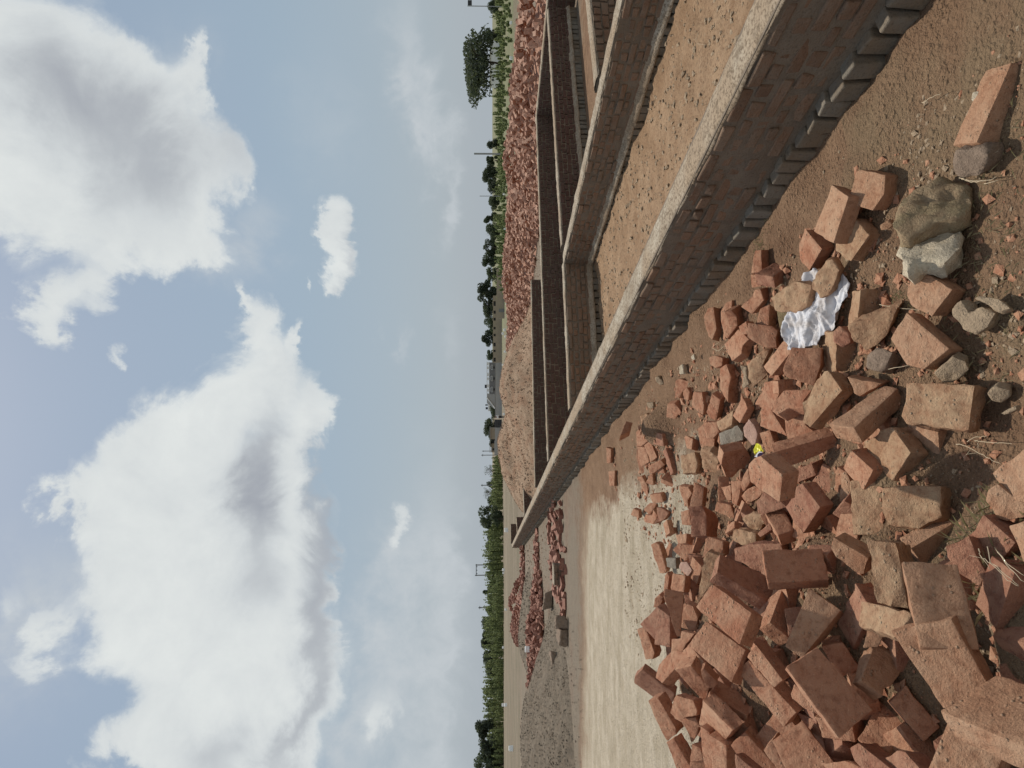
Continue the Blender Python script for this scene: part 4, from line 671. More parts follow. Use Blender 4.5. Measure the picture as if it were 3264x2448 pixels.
"parts":[["wall","plasterd",[[-2.822,6.082,172,180,0.542,2.217]]],["side_wall","plaster",[[-5.29,-2.82,172,180,0.542,2.921]]],["parapet","whitep",[[-2.819,6.254,171.9,172.2,2.788,2.965],[-2.819,6.254,171.9,172.2,2.216,2.392],[5.286,6.079,171.92,172.18,2.392,2.789],[4.141,4.933,171.92,172.18,2.392,2.789],[2.203,2.995,171.92,172.18,2.392,2.789],[1.057,1.85,171.92,172.18,2.392,2.789],[-0.969,-0.176,171.92,172.18,2.392,2.789],[-2.114,-1.321,171.92,172.18,2.392,2.789],[5.973,6.078,171.91,172.19,2.392,2.789],[3.066,3.171,171.91,172.19,2.392,2.789],[-0.106,0.0,171.91,172.19,2.392,2.789],[-2.749,-2.643,171.91,172.19,2.392,2.789]]],["window_hood","whitep",[[3.955,5.362,171.5,172.0,1.688,1.82],[3.956,5.362,171.5,172.0,1.231,1.336],[5.222,5.362,171.5,172.0,1.231,1.82],[3.956,4.096,171.5,172.0,1.231,1.82]]],["window","glass",[[4.319,4.936,171.96,172.06,0.631,1.212]]],["window_hood","whitep",[[0.791,2.285,171.5,172.0,1.688,1.82],[0.791,2.286,171.5,172.0,1.231,1.336],[2.145,2.285,171.5,172.0,1.231,1.82],[0.791,0.932,171.5,172.0,1.231,1.82]]],["window","glass",[[1.234,1.851,171.96,172.06,0.631,1.212]]],["window_hood","whitep",[[-2.285,-0.791,171.5,172.0,1.688,1.82],[-2.286,-0.791,171.5,172.0,1.231,1.336],[-0.932,-0.791,171.5,172.0,1.231,1.82],[-2.286,-2.145,171.5,172.0,1.231,1.82]]],["window","glass",[[-1.851,-1.234,171.96,172.06,0.631,1.212]]],["water_tank","darkp",[[-1.166,-0.179,175,176.2,2.998,3.571]]],["staircase","plaster",[[-5.471,-5.288,172,173.5,0.542,2.921],[-5.652,-5.469,172,173.5,0.542,2.683],[-5.833,-5.65,172,173.5,0.542,2.446],[-6.013,-5.831,172,173.5,0.542,2.208],[-6.194,-6.012,172,173.5,0.542,1.97],[-6.375,-6.193,172,173.5,0.542,1.732],[-6.556,-6.374,172,173.5,0.542,1.494],[-6.737,-6.555,172,173.5,0.542,1.256],[-6.917,-6.736,172,173.5,0.542,1.018]]]],
"tubes":[["stair_rail","whitep",[[-3.6972435877330576,171.8,3.0076919137604348],[-6.95766468898191,171.8,0.5437261967789875]],0.17]]},{"n":"house","c":"house","l":"pale house roof with railings seen behind the staircase","p":[-9.255,210,-1.3175000000000001],
"parts":[["wall","whitep",[[-9.259,-6.457,210,216,-0.337,2.783]]],["roof_tank","darkp",[[-7.46,-7.027,211,212,2.897,3.761],[-8.758,-8.0,211,212,2.897,3.653]]]]},{"n":"house","c":"house","l":"low tan house with a dark doorway right of the gate","p":[-20.12,180,-1.2325000000000002],
"parts":[["wall","tanwall",[[-16.244,-13.1,180,186,-0.706,1.969],[-20.176,-17.577,180.5,186.5,-0.713,1.692]]],["roof","plaster",[[-20.158,-12.886,179.6,186.6,1.968,2.152]]],["doorway","glass",[[-17.634,-16.327,181,184,-0.719,1.6]]],["window","glass",[[-19.605,-18.956,180.4,180.7,0.861,1.323]]]]},{"n":"compound_wall","c":"wall","l":"long grey plastered compound wall in front of the grey house","p":[-8.589,158,-1.0455],
"parts":[["wall","plaster",[[-8.832,15.308,158,158.25,-1.315,0.629]]],["coping","plasterd",[[-8.826,15.303,157.95,158.3,0.629,0.742]]]]},{"n":"compound_wall","c":"wall","l":"grey plastered wall piece between the dark gate and the tan house","p":[-17.502,158,-1.0455],
"parts":[["wall","plaster",[[-14.667,-11.501,158,158.25,-1.315,0.71],[-18.371,-14.706,158.5,158.75,-1.325,0.869]]],["pillar","plaster",[[-11.499,-11.251,157.9,158.4,-1.314,0.872]]]]},{"n":"gate","c":"gate","l":"dark barred metal gate behind the person","p":[-11.263,158,-1.0455],
"parts":[["panel","plasterd",[[-11.272,-9.2,158.12,158.16,-1.237,0.79]]],["bars","darkp",[[-9.237,-9.152,158,158.06,-1.234,0.912],[-9.44,-9.355,158,158.06,-1.234,0.912],[-9.642,-9.557,158,158.06,-1.234,0.912],[-9.845,-9.76,158,158.06,-1.234,0.912],[-10.048,-9.962,158,158.06,-1.234,0.912],[-10.25,-10.165,158,158.06,-1.234,0.912],[-10.453,-10.367,158,158.06,-1.234,0.912],[-10.655,-10.57,158,158.06,-1.234,0.912],[-10.858,-10.772,158,158.06,-1.234,0.912],[-11.06,-10.974,158,158.06,-1.234,0.912],[-11.263,-11.177,158,158.06,-1.234,0.912],[-11.257,-9.151,157.98,158.03,0.791,0.872],[-11.258,-9.152,157.98,158.03,0.305,0.386],[-11.259,-9.153,157.98,158.03,-0.181,-0.1],[-11.26,-9.154,157.98,158.03,-0.667,-0.586],[-11.261,-9.155,157.98,158.03,-1.153,-1.072]]]]},{"n":"compound_wall","c":"wall","l":"tan brick compound wall with a dark square opening","p":[11.416,104,-0.5865],
"parts":[["wall","tanwall",[[19.098,19.568,104,104.25,-0.906,0.747],[18.396,19.088,104,104.25,0.587,0.747],[18.405,19.093,104,104.25,-0.906,0.001],[11.149,18.395,104,104.25,-0.906,0.747]]],["recess","glass",[[18.435,19.126,104.2,104.25,-0.002,0.586]]],["doorway","plasterd",[[12.212,12.794,103.97,104.03,-0.692,0.375]]]]},{"n":"compound_wall","c":"wall","l":"low unfinished wall with a row of dark openings","p":[5.229,150,-0.9775],
"parts":[["wall","tanwall",[[20.308,21.682,150,150.3,-0.937,1.254],[18.0,19.145,150,150.3,-0.937,1.254],[16.231,17.223,150,150.3,-0.937,1.254],[14.0,15.531,150,150.3,-0.937,1.254],[12.308,13.378,150,150.3,-0.937,1.254],[10.154,11.687,150,150.3,-0.937,1.254],[8.385,9.226,150,150.3,-0.937,1.254],[6.462,7.842,150,150.3,-0.937,1.254],[5.231,5.459,150,150.3,-0.937,1.254],[19.145,20.297,150,150.3,1.139,1.369],[17.223,17.991,150,150.3,1.139,1.369],[15.531,16.223,150,150.3,1.139,1.369],[13.379,13.993,150,150.3,1.139,1.369],[11.687,12.301,150,150.3,1.139,1.369],[9.227,10.149,150,150.3,1.139,1.369],[7.843,8.38,150,150.3,1.139,1.369],[5.459,6.458,150,150.3,1.139,1.369],[19.154,20.301,150,150.3,-0.937,0.601],[17.231,17.994,150,150.3,-0.937,0.601],[15.539,16.225,150,150.3,-0.937,0.601],[13.385,13.995,150,150.3,-0.937,0.601],[11.692,12.304,150,150.3,-0.937,0.601],[9.231,10.15,150,150.3,-0.937,0.601],[7.846,8.382,150,150.3,-0.937,0.601],[5.462,6.459,150,150.3,-0.937,0.601]]],["recess","glass",[[5.241,21.733,150.35,150.4,0.599,1.138]]]]},{"n":"shrine","c":"building","l":"long white building with a small white dome under the broad tree","p":[107.778,215,-1.3175000000000001],
"parts":[["wall","whitep",[[107.832,121.865,215,223,-2.036,2.151]]],["roof_edge","plaster",[[107.341,121.966,214.6,223.6,2.15,2.314]]]],
"domes":[["dome","whitep",[114.48,217,2.26],1.85]]},{"n":"power_pole","c":"pole","l":"first post of the twin pole frame above the green scrub","p":[-39.0,132,-0.84],
"parts":[["cross_arm","darkp",[[-39.385,-38.574,131.85,131.97,2.863,2.95]]]],
"tubes":[["post","pole",[[-39.002815742879896,132,-0.835715628150147],[-38.98281574287989,132,2.1048800049504486],[-39.002815742879896,132,5.045475638051045]],0.13]]},{"n":"power_pole","c":"pole","l":"second post of the twin pole frame, with the insulator bar","p":[-41.23,132,-0.84],
"parts":[["cross_arm","darkp",[[-41.614,-40.802,131.85,131.97,2.93,3.018]]]],
"tubes":[["post","pole",[[-41.23207252770782,132,-0.835715628150147],[-41.21207252770782,132,2.1723772672992476],[-41.23207252770782,132,5.180470162748643]],0.13]]},{"n":"cross_beam","c":"beam","l":"beam joining the tops of the twin poles","p":[-41.303,132,4.8429665773804444],
"parts":[["beam","darkp",[[-41.324,-38.824,131.85,132.1,4.839,4.974]]],["insulators","darkp",[[-39.416,-39.313,131.9,132.02,4.638,4.841],[-40.159,-40.056,131.9,132.02,4.638,4.841],[-40.902,-40.799,131.9,132.02,4.638,4.841]]]]},{"n":"power_pole","c":"pole","l":"single power pole with short cross arms above the green scrub","p":[-47.47,130,-0.81],
"parts":[["cross_arm","darkp",[[-47.754,-47.088,129.85,129.97,4.106,4.192]]],["cross_arm","darkp",[[-47.624,-47.224,129.85,129.97,3.84,3.927]]]],
"tubes":[["post","pole",[[-47.47290263025232,130,-0.8075000000000001],[-47.45290263025232,130,1.7936939913320935],[-47.47290263025232,130,4.394887982664187]],0.12]]},{"n":"power_pole","c":"pole","l":"farther of two thin posts above the soil heap","p":[-21.93,200,-1.32],
"parts":[["cross_arm","darkp",[[-22.115,-21.705,199.85,199.97,4.23,4.363]]]],
"tubes":[["post","pole",[[-21.925303102571743,200,-1.3175000000000001],[-21.905303102571743,200,1.6772172326990367],[-21.925303102571743,200,4.671934465398073]],0.13]]},{"n":"power_pole","c":"pole","l":"nearer of two thin posts above the soil heap","p":[-23.26,200,-1.32],
"parts":[["cross_arm","darkp",[[-23.65,-22.831,199.85,199.97,4.434,4.567]]]],
"tubes":[["post","pole",[[-23.256023355714703,200,-1.3175000000000001],[-23.236023355714703,200,1.8307274565684843],[-23.256023355714703,200,4.978954913136969]],0.14]]},{"n":"power_pole","c":"pole","l":"power pole with a short cross arm between the bare trees","p":[-24.82,150,-0.98],
"parts":[["cross_arm","darkp",[[-25.102,-24.487,149.85,149.97,3.879,3.978]]]],
"tubes":[["post","pole",[[-24.81795381864831,150,-0.9775],[-24.79795381864831,150,1.6167330287206267],[-24.81795381864831,150,4.2109660574412535]],0.12]]},{"n":"post","c":"pole","l":"thick leaning dark post above the right hand scrub","p":[43.22,115,-0.68],
"parts":[],
"tubes":[["post","pole",[[43.22182226101992,115,-0.68],[43.24182226101993,115,2.1078736289043176],[43.22182226101992,115,4.895747257808635]],0.16]]},{"n":"power_pole","c":"pole","l":"very thin pole crossing the tree line","p":[30.07,98,-0.96],
"parts":[],
"tubes":[["post","pole",[[30.06737018666324,98,-0.9624636839047058],[30.08737018666324,98,1.2719616805635594],[30.06737018666324,98,3.5063870450318246]],0.05]]},{"n":"flag_pole","c":"flag pole","l":"thin pole carrying a dark flag at the photo corner","p":[61.68,100,-0.55],
"parts":[["flag","darkp",[[61.797,62.653,100,100.04,4.824,5.488]]]],
"tubes":[["post","pole",[[61.67947504813404,100,-0.5525],[61.69947504813404,100,2.4933281180723714],[61.67947504813404,100,5.539156236144743]],0.07]]}],
"MARK":[[30.64,51.86,0.215,"whitewashed marker stone on the dry field, topmost counting down from the photo top edge"],[21.34,39.14,0.135,"whitewashed marker stone on the dry field, second counting down from the photo top edge"],[27.02,50.71,0.246,"whitewashed marker stone on the dry field, third counting down from the photo top edge"],[28.59,70.42,0.244,"whitewashed marker stone on the dry field, fourth counting down from the photo top edge"],[24.35,70.42,0.244,"whitewashed marker stone on the dry field, fifth counting down from the photo top edge"],[19.8,62.09,0.258,"whitewashed marker stone on the dry field, sixth counting down from the photo top edge"],[28.74,92.29,0.383,"whitewashed marker stone on the dry field, seventh counting down from the photo top edge"],[22.29,88.1,0.305,"whitewashed marker stone on the dry field, eighth counting down from the photo top edge"],[14.71,70.86,0.294,"whitewashed marker stone on the dry field, ninth counting down from the photo top edge"],[19.16,95.77,0.265,"whitewashed marker stone on the dry field, tenth counting down from the photo top edge"],[9.39,71.87,0.249,"whitewashed marker stone on the dry field, eleventh counting down from the photo top edge"],[8.0,90.26,0.375,"whitewashed marker stone on the dry field, twelfth counting down from the photo top edge"],[9.3,112.82,0.391,"whitewashed marker stone on the dry field, thirteenth counting down from the photo top edge"],[6.26,80.47,0.279,"whitewashed marker stone on the dry field, fourteenth counting down from the photo top edge"],[4.72,88.98,0.308,"whitewashed marker stone on the dry field, fifteenth counting down from the photo top edge"],[2.78,75.66,0.314,"whitewashed marker stone on the dry field, sixteenth counting down from the photo top edge"],[3.62,115.38,0.32,"whitewashed marker stone on the dry field, seventeenth counting down from the photo top edge"],[1.54,127.62,0.353,"whitewashed marker stone on the dry field, eighteenth counting down from the photo top edge"],[-2.54,107.98,0.299,"whitewashed marker stone on the dry field, nineteenth counting down from the photo top edge"],[-4.88,99.49,0.344,"whitewashed marker stone on the dry field, twentieth counting down from the photo top edge"],[-11.18,140.38,0.389,"whitewashed marker stone on the dry field, twenty-first counting down from the photo top edge"],[-16.86,70.64,0.44,"whitewashed marker stone on the dry field, twenty-second counting down from the photo top edge"],[-30.38,99.97,0.415,"whitewashed marker stone on the dry field, twenty-third counting down from the photo top edge"],[-33.39,108.07,0.299,"whitewashed marker stone on the dry field, twenty-fourth counting down from the photo top edge"],[-40.99,130.38,0.451,"whitewashed marker stone on the dry field, twenty-fifth counting down from the photo top edge"],[-44.76,140.52,0.389,"whitewashed marker stone on the dry field, twenty-sixth counting down from the photo top edge"],[-45.85,140.52,0.389,"whitewashed marker stone on the dry field, twenty-seventh counting down from the photo top edge"],[-29.55,80.14,0.277,"whitewashed marker stone on the dry field, twenty-eighth counting down from the photo top edge"],[-46.67,108.39,0.375,"whitewashed marker stone on the dry field, twenty-ninth counting down from the photo top edge"],[-59.71,136.27,0.377,"whitewashed marker stone on the dry field, thirtieth counting down from the photo top edge"],[-66.37,148.04,0.512,"whitewashed marker stone on the dry field, thirty-first counting down from the photo top edge"],[-61.79,136.27,0.377,"whitewashed marker stone on the dry field, thirty-second counting down from the photo top edge"],[-55.67,106.12,0.441,"whitewashed marker stone on the dry field, thirty-third counting down from the photo top edge"],[-40.76,77.68,0.376,"whitewashed marker stone on the dry field, thirty-fourth counting down from the photo top edge"],[-28.99,48.64,0.37,"whitewashed marker stone on the dry field, thirty-fifth counting down from the photo top edge"],[-8.299,19.109,0.17,"white cubic stone lying on the long low row of bricks"]],
"PERSON":[[-5.22,97.0,-0.53]]}
# ------------------------------------------------------------------ camera (the photograph was taken with the phone on its side)
PITCH=0.033322
cam_d=bpy.data.cameras.new('camera'); cam=bpy.data.objects.new('camera',cam_d); COL.objects.link(cam); S.camera=cam
cam_d.sensor_fit='HORIZONTAL'; cam_d.sensor_width=36; cam_d.lens=21.507; cam_d.clip_start=.05; cam_d.clip_end=3000
fwd=Vector((0,math.cos(PITCH),-math.sin(PITCH))); dwn=Vector((0,-math.sin(PITCH),-math.cos(PITCH))); rgt=Vector((1,0,0))
cam.matrix_world=Matrix.Translation((0,0,1.6))@Matrix((dwn,rgt,-fwd)).transposed().to_4x4()
# ------------------------------------------------------------------ sun, sky, exposure
SUN_EL,SUN_AZ=R(62),R(-7)     # azimuth from +Y towards +X
S.view_settings.view_transform='Standard'; S.view_settings.look='None'; S.view_settings.exposure=0.0; S.view_settings.gamma=1
sd=bpy.data.lights.new('sun','SUN'); sd.energy=3.4; sd.angle=R(1.2); sd.color=(1,.955,.88)
so=bpy.data.objects.new('sun',sd); COL.objects.link(so)
sv=Vector((math.sin(SUN_AZ)*math.cos(SUN_EL),math.cos(SUN_AZ)*math.cos(SUN_EL),math.sin(SUN_EL)))
so.rotation_euler=sv.to_track_quat('Z','Y').to_euler(); so.location=(0,0,30)
W=bpy.data.worlds.new('World'); S.world=W; W.use_nodes=True
class NT:
    def __init__(s,t): s.t=t; s.n=t.nodes; s.l=t.links
    def __call__(s,kind,ins=None,**kw):
        n=s.n.new(kind)
        for k,v in kw.items(): setattr(n,k,v)
        for k,v in (ins or {}).items():
            sk=n.inputs[k]
            if isinstance(v,bpy.types.NodeSocket): s.l.new(v,sk)
            else: sk.default_value=v
        return n
    def m(s,op,a,b=None,c=None,clamp=False):
        n=s.n.new('ShaderNodeMath'); n.operation=op; n.use_clamp=clamp
        for i,v in enumerate((a,b,c)):
            if v is None: continue
            if isinstance(v,bpy.types.NodeSocket): s.l.new(v,n.inputs[i])
            else: n.inputs[i].default_value=v
        return n.outputs[0]
    def vm(s,op,a,b=None):
        n=s.n.new('ShaderNodeVectorMath'); n.operation=op
        for i,v in enumerate((a,b)):
            if v is None: continue
            if isinstance(v,bpy.types.NodeSocket): s.l.new(v,n.inputs[i])
            else: n.inputs[i].default_value=v
        return n
    def mix(s,f,a,b,mode='MIX'):
        n=s.n.new('ShaderNodeMix'); n.data_type='RGBA'; n.blend_type=mode; n.clamp_factor=True
        for i,v in ((0,f),(6,a),(7,b)):
            if isinstance(v,bpy.types.NodeSocket): s.l.new(v,n.inputs[i])
            else: n.inputs[i].default_value=v if i==0 or len(v)==4 else (*v,1)
        return n.outputs[2]
    def ramp(s,f,stops,interp='LINEAR'):
        n=s.n.new('ShaderNodeValToRGB'); cr=n.color_ramp; cr.interpolation=interp
        while len(cr.elements)<len(stops): cr.elements.new(.5)
        for e,(p,c) in zip(cr.elements,stops): e.position=p; e.color=(c,c,c,1) if not hasattr(c,'__len__') else (*c,1)
        s.l.new(f,n.inputs[0]); return n.outputs[0]
    def noise(s,vec,scale,detail=4,rough=.55,dist=0):
        n=s('ShaderNodeTexNoise',{'Scale':scale,'Detail':detail,'Roughness':rough,'Distortion':dist})
        if vec is not None: s.l.new(vec,n.inputs['Vector'])
        return n
def build_world():
    t=NT(W.node_tree); t.n.clear()
    out=t('ShaderNodeOutputWorld'); bg=t('ShaderNodeBackground'); t.l.new(bg.outputs[0],out.inputs[0])
    sky=t('ShaderNodeTexSky',sky_type='NISHITA',sun_disc=False,sun_elevation=SUN_EL,sun_rotation=SUN_AZ,air_density=1.3,dust_density=3.0,ozone_density=1.6,altitude=200)
    tc=t('ShaderNodeTexCoord'); d=tc.outputs['Generated']
    sp=t('ShaderNodeSeparateXYZ',{0:d}).outputs
    az=t.m('ARCTAN2',sp[0],sp[1]); el=t.m('ARCSINE',t.m('MINIMUM',t.m('MAXIMUM',sp[2],-1.),1.))
    ae=t('ShaderNodeCombineXYZ',{0:az,1:el,2:0.}).outputs[0]
    n1=t.noise(d,7.0,9,.6,.4); n2=t.noise(d,2.6,6,.5,.2); n3=t.noise(d,19.,7,.62,.3)
    w1=t.vm('SCALE',t.vm('SUBTRACT',n1.outputs['Color'],(.5,.5,.5)).outputs[0]); w1.inputs[3].default_value=.17
    w3=t.vm('SCALE',t.vm('SUBTRACT',n3.outputs['Color'],(.5,.5,.5)).outputs[0]); w3.inputs[3].default_value=.06
    q=t.vm('ADD',t.vm('ADD',ae,w1.outputs[0]).outputs[0],w3.outputs[0]).outputs[0]
    def blobs(lst,coord):
        acc=None
        for a,e,ra,re,w in lst:
            v=t.vm('MULTIPLY',t.vm('SUBTRACT',coord,(a,e,0)).outputs[0],(1/ra,1/re,0)).outputs[0]
            g=t.m('EXPONENT',t.m('MULTIPLY',t.vm('DOT_PRODUCT',v,v).outputs[1],-1.))
            acc=t.m('MULTIPLY_ADD',g,w,acc if acc is not None else 0.)
        return acc
    dens=blobs(D['CLOUD'],q)
    # clouds over the part of the sky that the photo does not show
    back=t.m('MULTIPLY',t.ramp(sp[1],[(.0,1),(.18,0)]),t.ramp(n2.outputs[0],[(.47,0),(.62,1)]))
    dens=t.m('ADD',dens,back)
    fine=t.m('MULTIPLY_ADD',n1.outputs[0],.55,t.m('MULTIPLY',n3.outputs[0],.28))
    dd=t.m('ADD',dens,t.m('SUBTRACT',fine,.42))
    mask=t.ramp(dd,[(.24,0),(.40,.2),(.56,.66),(.74,.92),(1.,1)])
    thin=blobs(D['THIN'],q)
    tm=t.m('MULTIPLY',t.m('MINIMUM',thin,1.),t.ramp(t.m('ADD',t.m('MULTIPLY',n3.outputs[0],.45),t.m('MULTIPLY',n1.outputs[0],.55)),[(.36,.2),(.56,1)]))
    grey=blobs(D['GREY'],t.vm('ADD',ae,w1.outputs[0]).outputs[0])
    br=t.m('ADD',t.m('MULTIPLY_ADD',grey,-.85,.90),t.m('MULTIPLY',t.m('SUBTRACT',t.m('ADD',t.m('MULTIPLY',n1.outputs[0],.6),t.m('MULTIPLY',n3.outputs[0],.4)),.5),.75),clamp=True)
    cc=t.ramp(br,[(.0,(.36,.385,.43)),(.35,(.47,.50,.53)),(.7,(.62,.655,.67)),(1.,(.76,.79,.78))])
    skyc=t.mix(1.,sky.outputs[0],(.11,.11,.11),'MULTIPLY')
    # grey hazy air towards the horizon
    hz=t.ramp(el,[(0.,.93),(.12,.88),(.35,.78),(.9,.7)])
    skyh=t.mix(hz,skyc,t.ramp(el,[(0.,(.41,.46,.505)),(.3,(.32,.41,.485)),(.9,(.225,.30,.425))]))
    c1=t.mix(t.m('MULTIPLY',tm,.85),skyh,(.55,.59,.62))
    c2=t.mix(mask,c1,cc)
    t.l.new(c2,bg.inputs[0]); bg.inputs[1].default_value=1.0
# ------------------------------------------------------------------ helpers
def tag(o,label=None,cat=None,group=None,kind=None):
    if label: o['label']=label
    if cat: o['category']=cat
    if group: o['group']=group
    if kind: o['kind']=kind
    return o
def link(name,me,mat=None,parent=None):
    o=bpy.data.objects.new(name,me); COL.objects.link(o)
    if mat and me is not None and not me.materials: me.materials.append(mat)
    if parent: o.parent=parent
    return o
def empty(name,loc=(0,0,0),rz=0):
    o=bpy.data.objects.new(name,None); COL.objects.link(o); o.location=loc; o.rotation_euler=(0,0,rz); o.empty_display_size=.1
    return o
def mesh(name,v,f): 
    me=bpy.data.meshes.new(name); me.from_pydata([tuple(map(float,p)) for p in v],[],f); me.update(); return me
class MB:
    def __init__(s): s.v=[]; s.f=[]
    def add(s,v,f):
        b=len(s.v); s.v+= [tuple(p) for p in v]; s.f+=[tuple(i+b for i in q) for q in f]
    def box(s,c,sz,rz=0,jit=0,rng=random,rot=None):
        hx,hy,hz=sz[0]/2,sz[1]/2,sz[2]/2; M=rot or Matrix.Rotation(rz,3,'Z'); v=[]
        for x,y,z in ((-1,-1,-1),(1,-1,-1),(1,1,-1),(-1,1,-1),(-1,-1,1),(1,-1,1),(1,1,1),(-1,1,1)):
            p=M@Vector((x*hx+rng.uniform(-jit,jit),y*hy+rng.uniform(-jit,jit),z*hz+rng.uniform(-jit,jit)))+Vector(c); v.append(p)
        s.add(v,((0,3,2,1),(4,5,6,7),(0,1,5,4),(1,2,6,5),(2,3,7,6),(3,0,4,7)))
    def tube(s,pts,r,n=6,r2=None):
        r2=r if r2 is None else r2; rings=[]; k=len(pts)
        for i,p in enumerate(pts):
            p=Vector(p); a=Vector(pts[max(0,i-1)]); b=Vector(pts[min(k-1,i+1)]); d=(b-a).normalized()
            u=d.orthogonal().normalized(); w=d.cross(u); rr=r+(r2-r)*i/max(1,k-1)
            rings.append([p+(u*math.cos(2*math.pi*j/n)+w*math.sin(2*math.pi*j/n))*rr for j in range(n)])
        v=[q for g in rings for q in g]; f=[]
        for i in range(k-1):
            for j in range(n): f.append((i*n+j,i*n+(j+1)%n,(i+1)*n+(j+1)%n,(i+1)*n+j))
        f.append(tuple(range(n))[::-1]); f.append(tuple((k-1)*n+j for j in range(n)))
        s.add(v,f)
    def build(s,name,mat,parent=None,smooth=None):
        me=mesh(name,s.v,s.f)
        if smooth is not None: shade(me,smooth)
        return link(name,me,mat,parent)
def shade(me,ang=35):
    me.polygons.foreach_set('use_smooth',[True]*len(me.polygons))
    if ang<180: me.set_sharp_from_angle(angle=R(ang))
def camproj(p):
    q=Vector(p)-Vector((0,0,1.6)); return q.dot(rgt),q.dot(dwn),q.dot(fwd)
def gz(x,y):
    z=-.0085*(min(y,190)-35) if y>35 else 0.
    return z
# ------------------------------------------------------------------ materials
def pbsdf(name,rough=.9):
    m=bpy.data.materials.new(name); m.use_nodes=True; t=NT(m.node_tree); b=t.n['Principled BSDF']; b.inputs['Roughness'].default_value=rough
    b.inputs['Specular IOR Level'].default_value=.25
    return m,t,b
def bump(t,b,h,strength=.5,dist=.004):
    n=t('ShaderNodeBump',{'Height':h,'Strength':strength,'Distance':dist}); t.l.new(n.outputs[0],b.inputs['Normal'])
def brick_mat(name,c1,c2,dust,dustamt=.5,mort=.25):
    m,t,b=pbsdf(name); tc=t('ShaderNodeTexCoord'); P=t('ShaderNodeNewGeometry'); pos=P.outputs['Position']
    oi=t('ShaderNodeObjectInfo').outputs['Random']
    big=t.noise(pos,9,6,.68).outputs[0]; med=t.noise(pos,38,6,.65).outputs[0]; fin=t.noise(pos,190,4,.7).outputs[0]
    ri=P.outputs['Random Per Island']
    base=t.mix(t.m('ADD',t.m('MULTIPLY',t.m('FRACT',t.m('ADD',oi,ri)),.75),t.m('MULTIPLY',t.m('SUBTRACT',big,.5),1.1),clamp=True),c1,c2)
    base=t.mix(t.ramp(med,[(.3,1),(.5,0)]),base,tuple(x*.72 for x in c1))
    nz=t('ShaderNodeSeparateXYZ',{0:P.outputs['Normal']}).outputs[2]
    dm=t.m('MULTIPLY',t.ramp(nz,[(.35,.25),(.9,1)]),t.ramp(t.m('ADD',t.m('MULTIPLY',big,.6),t.m('MULTIPLY',med,.4)),[(.42,0),(.62,1)]))
    dm=t.m('MULTIPLY',dm,dustamt)
    base=t.mix(dm,base,dust)
    sp=t.ramp(fin,[(.63,0),(.7,1)]); base=t.mix(t.m('MULTIPLY',sp,.45),base,tuple(min(1,x*1.9) for x in dust))
    dk=t.ramp(fin,[(.3,1),(.38,0)]); base=t.mix(t.m('MULTIPLY',dk,.55),base,tuple(x*.35 for x in c1))
    vo=t('ShaderNodeTexVoronoi',{'Scale':55.}); t.l.new(pos,vo.inputs['Vector'])
    crumb=t.m('MULTIPLY',t.ramp(vo.outputs[0],[(.05,1),(.3,0)]),t.ramp(t.noise(pos,14,3).outputs[0],[(.5,0),(.62,1)]))
    base=t.mix(t.m('MULTIPLY',crumb,mort),base,(.36,.29,.2))
    t.l.new(base,b.inputs['Base Color'])
    h=t.m('ADD',t.m('ADD',t.m('MULTIPLY',med,1.2),t.m('MULTIPLY',fin,.5)),t.m('MULTIPLY',crumb,.9))
    bump(t,b,h,.9,.010)
    return m
M={}
M['tan']=brick_mat('brick tan',(.37,.185,.102),(.45,.25,.148),(.49,.325,.205),.6,.6)
M['red']=brick_mat('brick red',(.37,.155,.085),(.48,.24,.138),(.50,.325,.205),.55,.5)
M['dark']=brick_mat('brick dark red',(.30,.128,.077),(.40,.19,.115),(.45,.285,.18),.45,.4)
M['mud']=brick_mat('muddy brick',(.34,.182,.10),(.43,.25,.145),(.47,.325,.195),.8,.95)
M['far']=brick_mat('far brick',(.33,.16,.105),(.52,.31,.215),(.55,.39,.28),.5,0)
M['rows']=brick_mat('dark far brick',(.24,.10,.068),(.38,.185,.13),(.45,.30,.22),.5,0)
def stone_mat(name,c1,c2,c3=None,scale=18,b3=.5):
    m,t,b=pbsdf(name); pos=t('ShaderNodeNewGeometry').outputs['Position']
    a=t.noise(pos,scale,6,.65).outputs[0]; f=t.noise(pos,scale*8,4,.7).outputs[0]
    col=t.mix(t.ramp(a,[(.35,0),(.65,1)]),c1,c2)
    if c3: col=t.mix(t.m('MULTIPLY',t.ramp(t.noise(pos,scale*.5,4).outputs[0],[(.5,0),(.6,1)]),b3),col,c3)
    col=t.mix(t.m('MULTIPLY',t.ramp(f,[(.33,1),(.43,0)]),.5),col,tuple(x*.45 for x in c1))
    col=t.mix(t.m('MULTIPLY',t.ramp(f,[(.6,0),(.68,1)]),.35),col,tuple(min(1,x*1.6) for x in c2))
    t.l.new(col,b.inputs['Base Color']); bump(t,b,t.m('ADD',a,t.m('MULTIPLY',f,.5)),.9,.25/scale)
    return m
M['mossy']=stone_mat('mossy rock',(.29,.195,.112),(.38,.28,.17),(.27,.21,.11))
M['white']=stone_mat('pale rock',(.48,.395,.275),(.62,.525,.385),(.60,.50,.35))
M['grey']=stone_mat('grey brown rock',(.19,.135,.095),(.29,.21,.15))
M['sand']=stone_mat('sandy clod',(.30,.22,.145),(.42,.31,.20))
M['pinkish']=stone_mat('pale pink chip',(.45,.27,.2),(.55,.36,.27))
M['olive']=stone_mat('olive brick',(.26,.19,.10),(.33,.25,.13))
M['conc']=stone_mat('grey concrete lump',(.24,.2,.15),(.36,.31,.24),(.22,.2,.15))
